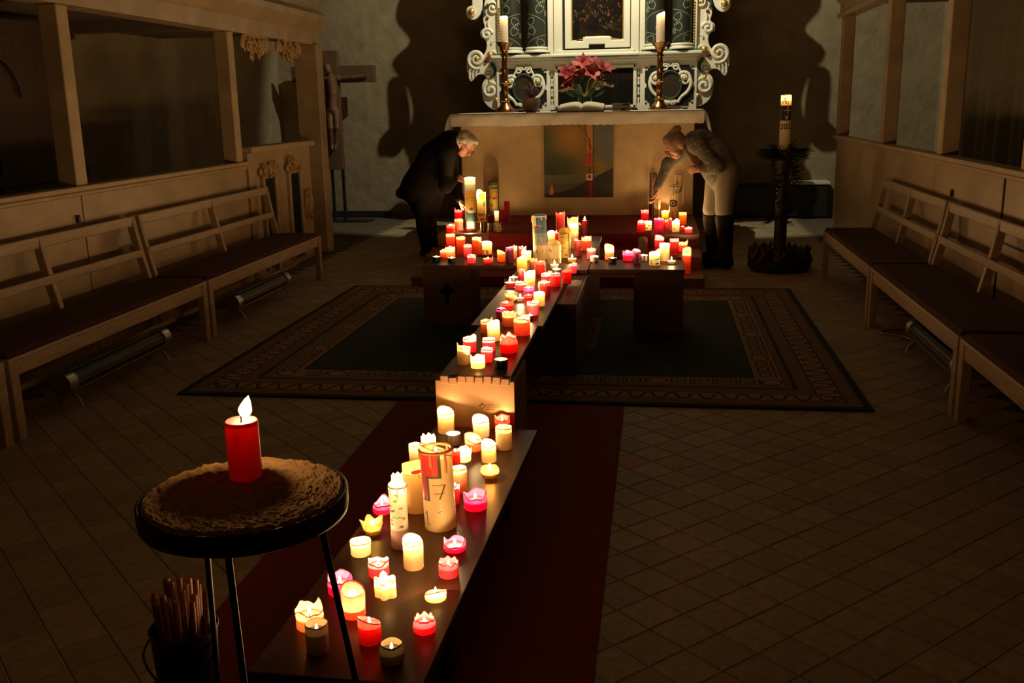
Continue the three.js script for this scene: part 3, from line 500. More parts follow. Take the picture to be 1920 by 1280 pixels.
// ---------------------------------------------------------------- things on the altar
const AT = ALT.top + 0.008;
function flameGeo(h, r) { return lathe([[0.0001, 0], [r * 0.55, h * 0.08], [r * 0.95, h * 0.24], [r, h * 0.36], [r * 0.82, h * 0.55], [r * 0.45, h * 0.8], [0.0001, h]], 12); }
function addFlame(parent, y, h, I, x = 0, z = 0) {
  const f = mesh('flame', flameGeo(h, h * 0.24), M.flame, parent, V(x, y, z)); f.castShadow = false;
  const l = new THREE.PointLight(CANDLE, I, 0, 2); l.position.set(x, y + h * 0.42, z); l.castShadow = true; l.shadow.radius = 0.25; parent.add(l);
}
function candlestick(px, topPy, label) {
  const z = -11.95, p = atZ(px, 206, z), g = thing('brass_candlestick', label, 'candlestick', [p.x, AT, z], 0, 'altar candlesticks');
  const top = atZ(px, 79, z).y - AT, k = top / 0.84;
  mesh('base', lathe([[0.115, 0], [0.12, 0.02], [0.1, 0.035], [0.105, 0.05], [0.075, 0.075], [0.06, 0.1], [0.045, 0.13]].map(([r, y]) => [r, y * k]), 28), M.brass, g);
  mesh('stem', lathe([[0.045, 0.13], [0.06, 0.145], [0.045, 0.16], [0.035, 0.18], [0.036, 0.25], [0.052, 0.265], [0.036, 0.28], [0.036, 0.34], [0.055, 0.355], [0.055, 0.37], [0.036, 0.385], [0.036, 0.5], [0.058, 0.52], [0.036, 0.54], [0.036, 0.6], [0.03, 0.66], [0.052, 0.68], [0.03, 0.7], [0.045, 0.74]].map(([r, y]) => [r, y * k]), 20), M.brass, g);
  mesh('drip_pan', lathe([[0.045, 0.74], [0.06, 0.78], [0.1, 0.83], [0.102, 0.84], [0.094, 0.84], [0.055, 0.8], [0.052, 0.83], [0.0001, 0.83]].map(([r, y]) => [r, y * k]), 28), M.brass, g);
  return { x: p.x, y: AT + 0.832 * k, z, topY: atZ(px, topPy, z).y };
}
const stickA = candlestick(948, 30, 'tall brass candlestick in front of the cartouche with the dried plant');
const stickB = candlestick(1236, 22, 'tall brass candlestick in front of the plain oval cartouche');
{ // glass vase and bouquet
  const z = -12.1, p = atZ(1097, 196, z), g = thing('glass_vase', 'clear straight glass vase of water behind the open book', 'vase', [p.x, AT, z]);
  mesh('glass', lathe([[0.0001, 0.004], [0.075, 0.004], [0.08, 0.01], [0.088, 0.17], [0.086, 0.17]], 28), M.glass, g);
  const w = new THREE.CylinderGeometry(0.082, 0.074, 0.12, 24); w.translate(0, 0.07, 0); mesh('water', w, new THREE.MeshPhysicalMaterial({ color: lin(0.7, 0.75, 0.7), transmission: 1, thickness: 0.1, roughness: 0.05, ior: 1.33 }), g);
  const red = std([0.22, 0.006, 0.008], 0.6, { side: THREE.DoubleSide }), pink = std([0.38, 0.055, 0.055], 0.6, { side: THREE.DoubleSide }), leaf = std([0.03, 0.07, 0.02], 0.6, { side: THREE.DoubleSide }), straw = std([0.42, 0.3, 0.14], 0.8);
  const b = thing('flower_bouquet', 'bouquet of red and pink lilies with dry grasses in the glass vase', 'bouquet', [p.x, AT, z]);
  const petal = () => { const P = [], I = [], n = 6; for (let i = 0; i <= n; i++) for (const s of [-1, 0, 1]) { const t = i / n, w = 0.03 * Math.sin(Math.PI * (0.12 + 0.88 * t)) ; P.push(s * w, 0.03 * t + 0.055 * t * (1 - t * 0.5) , 0.012 + 0.075 * t * t * 0.9 + 0.02 * t + (s ? 0.006 : 0)); } for (let i = 0; i < n; i++) for (let s = 0; s < 2; s++) { const a = i * 3 + s, c = a + 3; I.push(a, a + 1, c, c, a + 1, c + 1); } const q = new THREE.BufferGeometry(); q.setAttribute('position', new THREE.Float32BufferAttribute(P, 3)); q.setIndex(I); q.computeVertexNormals(); return q; };
  const bloom = (s) => merge([0, 1, 2, 3, 4, 5].map((i) => { const q = petal(); q.scale(s, s, s); q.rotateY(i * Math.PI / 3); return q; }));
  const spots = [[1063, 135, 0, 1.25], [1072, 142, 0, 1.15], [1088, 124, 1, 1.3], [1107, 132, 1, 1.4], [1131, 127, 0, 1.35], [1094, 113, 1, 1.05], [1112, 117, 1, 1.15], [1068, 152, 0, 1], [1124, 146, 0, 0.8], [1085, 131, 1, 1.1]];
  spots.forEach(([x, y, c, s], i) => {
    const w = atZ(x, y, z + 0.04 + 0.05 * Math.sin(i * 2)).sub(V(p.x, AT, z)), q = bloom(s); q.rotateX(0.9 + 0.4 * Math.sin(i * 3)); q.rotateY(Math.sin(i * 5) * 0.8); q.translate(w.x, w.y - 0.03, w.z); mesh('blossom', q, c ? pink : red, b);
    mesh('stem', tube([[0.04 * Math.sin(i), 0.02, 0.03 * Math.cos(i)], [w.x * 0.3, 0.17, w.z * 0.3], [w.x, w.y - 0.03, w.z]], 0.006, 10, 6), leaf, b);
  });
  for (let i = 0; i < 16; i++) { const a = i * 2.4, x = Math.cos(a), e = [x * (0.12 + 0.1 * rnd()), 0.2 + 0.12 * rnd(), 0.06 * Math.sin(a)]; const q = new THREE.SphereGeometry(1, 8, 6); q.scale(0.022, 0.07, 0.008); q.rotateZ(-x * 1.1); q.translate(...e); mesh('leaf', q, leaf, b); }
  for (const [x, y] of [[1052, 172], [1047, 170], [1058, 168], [1064, 164], [1142, 158], [1148, 162], [1136, 156], [1120, 150]]) { const w = atZ(x, y, z + 0.03).sub(V(p.x, AT, z)); mesh('dry_grass', tube([[0, 0.17, 0.02], [w.x * 0.5, w.y + 0.03, 0.04], [w.x, w.y, 0.03]], 0.011, 12, 6), straw, b); }
  for (const [x, y, s] of [[1120, 164, 0.03], [1148, 160, 0.022]]) { const w = atZ(x, y, z + 0.05).sub(V(p.x, AT, z)); mesh('rosette', new THREE.IcosahedronGeometry(s, 1).translate(w.x, w.y, w.z), straw, b); }
}
{ // open book, small stand, stoneware pot
  const z = -11.55, a = atZ(1048, 203, z).x, c = atZ(1132, 203, z).x, g = thing('open_book', 'large open book lying on the altar before the vase', 'book', [(a + c) / 2, AT, z]), W = (c - a) / 2;
  const paper = std([0.45, 0.39, 0.28], 0.85);
  for (const s of [-1, 1]) { const n = 12, P = [], I = []; for (let i = 0; i <= n; i++) { const t = i / n, y = 0.012 + 0.028 * Math.sin(Math.PI * Math.pow(t, 0.6)) ; for (const [zz, lift] of [[0.16, 0], [-0.16, 0.07]]) { P.push(s * t * W, 0.006 + lift * 0.9, zz); P.push(s * t * W, y + lift, zz); } } for (let i = 0; i < n; i++) { const k = i * 4; for (const [p, q] of [[0, 1], [1, 3], [3, 2]]) I.push(k + p, k + q, k + 4 + p, k + 4 + p, k + q, k + 4 + q); } I.push(n * 4, n * 4 + 1, n * 4 + 2, n * 4 + 2, n * 4 + 1, n * 4 + 3); const q = new THREE.BufferGeometry(); q.setAttribute('position', new THREE.Float32BufferAttribute(P, 3)); q.setIndex(I); const r = q.toNonIndexed(); r.computeVertexNormals(); paper.side = THREE.DoubleSide; mesh('pages', r, paper, g); }
  const cov = box(2 * W + 0.02, 0.006, 0.34, 0, 0, 0); cov.rotateX(0.2); cov.translate(0, 0.032, 0); mesh('cover', cov, std([0.08, 0.03, 0.02], 0.7), g);
  const bx = atZ(1165, 205, z), s = thing('card_box', 'small beige box with black patches beside the open book', 'box', [bx.x, AT, z]);
  mesh('body', rbox(0.2, 0.085, 0.12, 0, 0, 0, 0.004), std([0.36, 0.28, 0.19], 0.8), s); mesh('patch', box(0.07, 0.022, 0.004, 0.05, 0.06, 0.061), M.black, s); mesh('patch', box(0.05, 0.022, 0.004, 0.02, 0.004, 0.061), M.black, s);
  const pp = atZ(996, 207, -11.6), q = thing('stoneware_pot', 'rough brown stoneware pot with a dried plant beside the candlestick', 'pot', [pp.x, AT, -11.6]);
  mesh('pot', lathe([[0.0001, 0], [0.06, 0], [0.085, 0.03], [0.105, 0.09], [0.108, 0.13], [0.098, 0.165], [0.088, 0.165], [0.09, 0.13], [0.0001, 0.12]], 28), std([0.26, 0.18, 0.11], 0.95, { map: mottle, bumpMap: roughen, bumpScale: 0.008 }), q);
  const tw = []; for (let i = 0; i < 46; i++) { const t = rnd() * 6.28, r = 0.06 + 0.09 * rnd(), h = 0.2 + 0.13 * rnd(); tw.push(tube([[0, 0.14, 0], [Math.cos(t) * r * 0.5, 0.14 + h * 0.4, Math.sin(t) * r * 0.4], [Math.cos(t) * r, h, Math.sin(t) * r]], 0.004, 6, 4)); const s2 = new THREE.SphereGeometry(0.011, 5, 4); s2.translate(Math.cos(t) * r, h, Math.sin(t) * r); tw.push(s2); }
  mesh('dried_plant', merge(tw), std([0.1, 0.055, 0.04], 0.9), q);
}
// ---------------------------------------------------------------- the cross of boards and boxes
const HF = 0.24, HM = 0.48;
function plank(name, label, x0, x1, zn, zf, top, th, turn = 0, mat = M.board) {
  const o = single(name, rbox(x1 - x0, th, zn - zf, 0, -th, 0, 0.004), mat, label, 'plank'); o.position.set((x0 + x1) / 2, top, (zn + zf) / 2); o.rotation.y = turn; return o;
}
plank('candle_plank', 'wide low brown plank crowded with candles on the carpet runner', -0.967, -0.517, -2.06, -3.985, HF, 0.035, -0.026);
for (const z of [-2.5, -3.6]) single('plank_trestle', merge([rbox(0.4, 0.04, 0.1, -0.74, HF - 0.035 - 0.04, z), rbox(0.05, HF - 0.075 - 0.008, 0.09, -0.9, 0.008, z), rbox(0.05, HF - 0.075 - 0.008, 0.09, -0.58, 0.008, z)]), M.boardDark, z > -3 ? 'low dark trestle under the free end of the wide candle plank' : 'low dark trestle under the wide candle plank near the emblem box', 'trestle', 'trestles under the plank');
plank('candle_plank', 'narrow brown plank on the box with the printed emblem', -0.906, -0.6, -3.965, -4.93, HM, 0.03);
plank('candle_plank', 'long brown plank forming the stem of the candle cross', -0.955, -0.575, -4.935, -6.69, HM, 0.03);
plank('candle_plank', 'broad brown plank at the crossing and head of the candle cross', -0.955, -0.465, -6.695, -8.46, HM, 0.03);
plank('candle_plank', 'brown plank arm on the box with the cross-shaped hole', -1.665, -0.96, -6.86, -7.26, HM, 0.03);
plank('candle_plank', 'brown plank arm ending before the woman in boots', -0.46, 0.195, -6.72, -7.14, HM, 0.03);
{ // split wood batten nailed across the front end of the narrow plank
  const t = thing('split_batten', 'row of split wood pieces along the front end of the narrow plank', 'batten', [-0.753, HM - 0.03, -3.948]);
  for (let i = 0; i < 8; i++) { const g = rbox(0.033, 0.03 + 0.006 * rnd(), 0.022, (i - 3.5) * 0.0375, 0, 0, 0.003); g.rotateZ(rr(-0.05, 0.05)); mesh('wood_piece', g, std([0.42, 0.2, 0.08], 0.6, { map: grain }), t); }
}
function crate(label, x0, x1, z, d, h, mat, opt = {}) {
  const y0 = opt.y ?? 0.014, w = x1 - x0, hh = h - y0, t = thing('wooden_box', label, 'box', [(x0 + x1) / 2, y0, z - d / 2], opt.turn ?? 0), th = 0.016;
  if (opt.hole) {
    const s = w * 0.07, cy = hh * 0.58, c = [[-s, cy + s * 0.5], [-s * 1.9, cy + s * 0.9], [-s * 2.4, cy], [-s * 1.2, cy - s * 0.8], [-s * 0.5, cy - s], [-s * 0.5, cy - s * 4], [s * 0.5, cy - s * 4], [s * 0.5, cy - s], [s * 1.2, cy - s * 0.8], [s * 2.4, cy], [s * 1.9, cy + s * 0.9], [s, cy + s * 0.5], [s * 0.8, cy + s * 1.8], [0, cy + s * 2.2], [-s * 0.8, cy + s * 1.8]];
    const g = extrude([[-w / 2, 0], [w / 2, 0], [w / 2, hh], [-w / 2, hh]], th, 0, [c.reverse()]); g.translate(0, 0, d / 2 - th); mesh('front_panel', g, mat, t);
  } else mesh('front_panel', rbox(w, hh, th, 0, 0, d / 2 - th / 2, 0.003), mat, t);
  mesh('back_panel', rbox(w, hh, th, 0, 0, -d / 2 + th / 2, 0.003), mat, t);
  for (const s of [-1, 1]) mesh('side_panel', rbox(th, hh, d - 2 * th - 0.002, s * (w / 2 - th / 2), 0, 0, 0.003), mat, t);
  mesh('lid', rbox(w - 2 * th - 0.002, th, d - 2 * th - 0.002, 0, hh - th, 0, 0.003), mat, t);
  return t;
}
const BH = HM - 0.031;
{
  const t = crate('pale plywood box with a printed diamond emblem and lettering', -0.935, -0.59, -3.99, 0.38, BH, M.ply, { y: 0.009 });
  const tex = canvasTex(512, 192, (c, w, h) => {
    c.clearRect(0, 0, w, h); c.fillStyle = '#3a1206';
    c.save(); c.translate(70, 82); c.rotate(Math.PI / 4); c.fillRect(-44, -44, 88, 88); c.restore();
    c.fillStyle = '#c08040'; c.beginPath(); c.arc(70, 92, 26, 0, 7); c.fill(); c.fillStyle = '#3a1206'; c.fillRect(64, 70, 12, 48); c.fillRect(48, 86, 44, 10);
    // the lettering is too small to read in the photograph: word-shaped rows of letter strokes
    const row = (y, hgt, words, x) => { for (const n of words) { for (let i = 0; i < n; i++) { c.fillRect(x, y - hgt * (i % 3 === 0 ? 1 : 0.7), 5, hgt * (i % 3 === 0 ? 1 : 0.7)); c.fillRect(x, y - hgt * (i % 2 ? 0.7 : 0.15), 12, hgt * 0.16); x += 17; } x += 12; } };
    row(70, 28, [11, 2], 132); row(112, 28, [5, 3, 6], 146); c.fillRect(132, 140, 90, 8); c.fillRect(234, 141, 60, 7);
  });
  const a = atZ(898, 762, -3.989), b = atZ(948, 762, -3.989), w = (b.x - a.x) * 1.05, p = new THREE.PlaneGeometry(w, w * 192 / 512), pm = std([1, 1, 1], 0.6, { map: tex, transparent: true });
  p.translate((a.x + b.x) / 2 + 0.7625, a.y - 0.009, 0.19 + 0.0006); mesh('printed_emblem', p, pm, t);
}
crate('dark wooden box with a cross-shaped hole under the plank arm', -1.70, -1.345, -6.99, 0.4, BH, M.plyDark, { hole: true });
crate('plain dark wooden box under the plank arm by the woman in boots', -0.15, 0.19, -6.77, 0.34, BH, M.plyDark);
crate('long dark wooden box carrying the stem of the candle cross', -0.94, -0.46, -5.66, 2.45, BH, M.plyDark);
// ---------------------------------------------------------------- candles
const WAX = {
  cream: [[0.87, 0.71, 0.43], 0.52], ivory: [[0.86, 0.76, 0.54], 0.52], beige: [[0.62, 0.46, 0.26], 0.34], white: [[0.86, 0.8, 0.68], 0.52], yellow: [[0.85, 0.55, 0.12], 0.52],
  peach: [[0.85, 0.38, 0.2], 0.47], salmon: [[0.82, 0.2, 0.12], 0.44], red: [[0.62, 0.03, 0.025], 0.42], deep: [[0.4, 0.015, 0.015], 0.34], crimson: [[0.66, 0.04, 0.07], 0.42],
  pink: [[0.8, 0.13, 0.18], 0.44], magenta: [[0.75, 0.035, 0.2], 0.47], purple: [[0.2, 0.02, 0.1], 0.23], orange: [[0.82, 0.28, 0.06], 0.44], brown: [[0.42, 0.17, 0.08], 0.34], khaki: [[0.26, 0.2, 0.09], 0.05], tan: [[0.32, 0.19, 0.1], 0.05],
};
const waxCache = {};
function wax(k, map) {
  if (!map && waxCache[k]) return waxCache[k];
  const [c, t] = WAX[k], m = new THREE.MeshPhysicalMaterial({ color: map ? lin(1, 1, 1) : lin(...c), map: map ?? null, roughness: 0.92, transmission: t, thickness: 0, clearcoat: 0.35, clearcoatRoughness: 0.3, side: THREE.DoubleSide });
  if (!map) waxCache[k] = m; return m;
}
const poolCache = {};
function poolWax(k) { if (!poolCache[k]) { poolCache[k] = wax(k).clone(); poolCache[k].transmission = 0.85; poolCache[k].roughness = 0.62; poolCache[k].clearcoat = 0; /* molten wax is clear */ } return poolCache[k]; }
const bump = (t, t0, w) => { let d = Math.abs(((t - t0 + Math.PI) % (2 * Math.PI) + 2 * Math.PI) % (2 * Math.PI) - Math.PI); return d < w ? 0.5 + 0.5 * Math.cos(Math.PI * d / w) : 0; };
const RIM = {
  flat: (t, s) => 0.04 * Math.sin(3 * t + s), wavy: (t, s) => 0.14 * Math.sin(2 * t + s) + 0.08 * Math.sin(5 * t + s * 2), petal: (t, s) => 0.8 * bump(t, s, 1.3) + 0.05 * Math.sin(4 * t),
  crown: (t, s) => 0.5 * bump(t, -1.5 + 0.3 * Math.sin(s), 0.8) + 0.6 * bump(t, 1.4, 0.6) + 0.35 * bump(t, 3 + 0.3 * Math.sin(s * 3), 1.3) + 0.06 * Math.sin(6 * t), arch: (t, s) => 0.55 * Math.sqrt(bump(t, Math.PI + 0.9 * Math.sin(s), 1.9)) - 0.12 * bump(t, 0.4 * Math.sin(s * 2), 1), slant: (t, s) => 0.45 * Math.sin(t + s),
  broken: (t, s) => 0.5 * bump(t, 0.9 + s, 0.5) + 0.35 * bump(t, 2.4 + s, 0.9) + 0.3 * bump(t, 4.2 + s, 0.5) + 0.08 * Math.sin(9 * t + s), jag: (t, s) => 0.22 * Math.abs(Math.sin(3.5 * t + s)) + 0.12 * Math.sin(8 * t),
};
function waxShell(r, h, o) {
  const N = 28, rim = RIM[o.rim ?? 'wavy'], s = o.s ?? 0, P = [], U = [], I = [];
  const rows = [[0.0001, 0, 0], [0.93, 0, 0], [1, 0.004, 0], [1, 0.2, 1], [1, 0.4, 1], [1, 0.6, 1], [1, 0.8, 1], [1, 0.93, 1], [1, 1, 1], [0.97, 1.0, 2], [0.9, 1, 3]];
  rows.forEach(([k, y, m]) => {
    for (let i = 0; i <= N; i++) {
      const u = i / N, t = (u - 0.5) * 2 * Math.PI, e = rim(t, s) * r; let R = r * k, Y;
      if (m === 0) Y = k < 0.99 ? 0 : 0.003; else if (m === 1) Y = y * h + e * Math.pow(y, 4); else Y = h + e + (m === 2 ? 0.0015 : -0.003);
      const f = Math.max(0, Math.min(1, Y / h));
      if (o.flare) R *= 1 + o.flare * Math.pow(f, 3);
      if (o.ball) R *= 0.8 + 0.25 * Math.sin(Math.PI * (0.15 + 0.75 * f));
      if (o.ribs) R *= 1 + 0.02 * Math.cos(t * 14 * 2);
      if (o.star) R *= 1 + 0.16 * Math.cos(t * 5);
      if (m && !o.clean) R *= 1 + 0.018 * Math.sin(3 * t + s * 3 + 6 * f) + 0.03 * Math.max(0, Math.sin(5 * t + s)) * Math.pow(f, 6);
      let x = R * Math.sin(t), z = R * Math.cos(t);
      if (o.square) { const q = Math.max(Math.abs(Math.sin(t)), Math.abs(Math.cos(t))), v = 0.88; x *= 1 + (1 / q - 1) * v; z *= 1 + (1 / q - 1) * v; x *= 0.88; z *= 0.88; }
      P.push(x, Y, z); U.push(u, f);
    }
  });
  for (let a = 0; a + 1 < rows.length; a++) for (let i = 0; i < N; i++) { const p = a * (N + 1) + i, q = p + N + 1; I.push(p, p + 1, q, q, p + 1, q + 1); }
  const g = new THREE.BufferGeometry(); g.setAttribute('position', new THREE.Float32BufferAttribute(P, 3)); g.setAttribute('uv', new THREE.Float32BufferAttribute(U, 2)); g.setIndex(I); g.computeVertexNormals(); return g;
}
function poolGeo(r, o) { const N = 28, P = [0, 0, 0], I = []; for (let i = 0; i < N; i++) { const t = (i / N - 0.5) * 2 * Math.PI; let R = r; if (o.star) R *= 0.86 + 0.1 * Math.cos(t * 5); P.push(R * Math.sin(t), 0.002, R * Math.cos(t)); I.push(0, i + 1, (i + 1) % N + 1); } const g = new THREE.BufferGeometry(); g.setAttribute('position', new THREE.Float32BufferAttribute(P, 3)); g.setIndex(I); g.computeVertexNormals(); return g; }
const wickGeo = new THREE.CylinderGeometry(0.0012, 0.0016, 0.012, 6).translate(0, 0.006, 0);
const PLANE = { F: HF, M: HM, A: HA, B: HB, C: HC, N: HC + 0.006 };
const GROUP = { F: 'candles on the low wide plank', M: 'candles on the raised planks of the cross', A: 'candles on the altar steps', B: 'candles on the altar steps', C: 'candles on the altar platform', N: 'candles on the altar platform' };
const POWER = { F: 0.9, M: 1.4, A: 1.8, B: 2.2, C: 2.4 };   // flames burn higher among the fresh candles by the altar
let cs = 0;
const placed = [];
// x centre, y of the foot, y of the highest rim, width (all in pixels of the photograph), where it stands, wax, lit, options, label
function candle(xc, yb, yt, w, pl, col, lit, o, label) {
  cs += 1.7; const h0 = PLANE[pl]; let p = at(xc, yb, h0), s = pxPerM(p); const r = w / 2 / s; p.z -= r * 0.9; p.x += (xc - 1235) / F * -r * 0.0; s = pxPerM(p);
  const el = Math.atan2(EYE - h0, Math.hypot(p.x, p.z)), H = Math.max(0.012, ((yb - yt) / s - 2 * r * Math.sin(el) * 0.95) / Math.cos(el));
  if (pl === 'C') p.z = Math.max(p.z, ALT.z + 0.06 + r); if (pl === 'F') p.z = Math.max(p.z, -3.975 + r * 1.08);
  return candleAt(p.x, h0, p.z, r, H, col, lit, { s: cs, ...o, I: POWER[pl] * (o.I ?? 1) }, label, GROUP[pl]);
}
function candleAt(x, y, z, r, H, col, lit, o, label, group) {
  const kind = o.kind ?? 'pillar'; placed.push([label, x, z, r]);
  const t = thing(o.name ?? (kind === 'tea' ? 'tealight' : kind === 'glass' ? 'glass_votive' : 'candle'), label, kind === 'tea' ? 'tealight' : kind === 'glass' ? 'votive' : 'candle', [x, y + 0.0005, z], 0, group);
  if (o.lean) t.rotation.z = o.lean;
  const I = (o.I ?? 1) * (lit || 0);
  if (kind === 'tea') {
    mesh('metal_cup', lathe([[0.0001, 0.001], [r * 0.95, 0.001], [r, 0.004], [r, H * 0.93], [r * 1.03, H], [r * 0.98, H], [r * 0.96, H * 0.6]], 24), o.dark ? M.iron : M.alu, t);
    const d = new THREE.CylinderGeometry(r * 0.95, r * 0.95, H * 0.55, 24); d.translate(0, H * 0.275 + 0.002, 0); mesh('wax_body', d, wax('white'), t); mesh('wick', wickGeo, M.wick, t, V(0, H * 0.55, 0));
    if (lit) addFlame(t, H * 0.55 + 0.006, Math.max(0.016, r * 0.7), I); return t;
  }
  if (kind === 'glass') {
    const g = o.bowl ? lathe([[0.0001, 0.002], [r * 0.45, 0.002], [r * 0.85, H * 0.25], [r, H * 0.55], [r * 0.95, H * 0.85], [r * 0.82, H]], 28) : o.flower ? lathe([[0.0001, 0.002], [r * 0.7, 0.002], [r * 0.75, H * 0.2], [r * 0.85, H * 0.7], [r, H]], 28) : lathe([[0.0001, 0.002], [r * 0.94, 0.002], [r * 0.96, H * 0.1], [r, H]], 28);
    if (o.flower) { const q = g.attributes.position; for (let i = 0; i < q.count; i++) { const a = Math.atan2(q.getX(i), q.getZ(i)), f = q.getY(i) / H, k = 1 + 0.16 * f * Math.cos(5 * a); q.setXYZ(i, q.getX(i) * k, q.getY(i) + (f > 0.9 ? 0.2 * r * Math.cos(5 * a) : 0), q.getZ(i) * k); } g.computeVertexNormals(); }
    mesh('glass', g, o.map ? new THREE.MeshPhysicalMaterial({ color: 0xffffff, map: o.map, roughness: 0.4, transmission: 0.6, thickness: 0 }) : M[o.glass ?? 'glass'], t);
    const hh = H * (o.fill ?? 0.5), rw = r * (o.bowl ? 0.8 : o.flower ? 0.68 : 0.9), d = new THREE.CylinderGeometry(rw, rw * 0.85, hh - 0.004, 24); d.translate(0, hh / 2 + 0.003, 0); mesh('wax_body', d, wax(col), t); mesh('wick', wickGeo, M.wick, t, V(0, hh, 0));
    if (lit) addFlame(t, hh + 0.006, Math.min(0.03, Math.max(0.016, r * 0.8)), I); return t;
  }
  const rim = RIM[o.rim ?? 'wavy']; let mx = 0; for (let i = 0; i < 40; i++) mx = Math.max(mx, rim(i / 40 * 6.283, o.s)); const h = Math.max(r * 0.5, H - mx * r);
  mesh('wax_body', waxShell(r, h, o), wax(col, o.map), t);
  const depth = o.well ?? Math.min(0.4 * h, Math.max(0.008, 0.5 * r)), py = h - depth;
  mesh('wax_pool', poolGeo(r * 0.985, o), poolWax(col), t, V(0, py, 0)); mesh('wick', wickGeo, M.wick, t, V(0, py, 0));
  if (o.drip) { const L = []; for (let i = 0; i < 7; i++) { const a = i * 0.9 + o.s, len = r * (0.5 + (i % 3) * 0.4); L.push(tube([[r * Math.sin(a), h + 0.004, r * Math.cos(a)], [r * 1.05 * Math.sin(a), h - len * 0.5, r * 1.05 * Math.cos(a)], [r * 1.02 * Math.sin(a), h - len, r * 1.02 * Math.cos(a)]], r * 0.09, 8, 6)); } L.push(new THREE.TorusGeometry(r, r * 0.1, 8, 28).rotateX(Math.PI / 2).translate(0, h, 0)); mesh('wax_drips', merge(L), wax(o.drip), t); }
  if (lit) addFlame(t, py + 0.007, o.fh ?? Math.min(0.022, Math.max(0.015, r * 0.6)), I);
  return t;
}
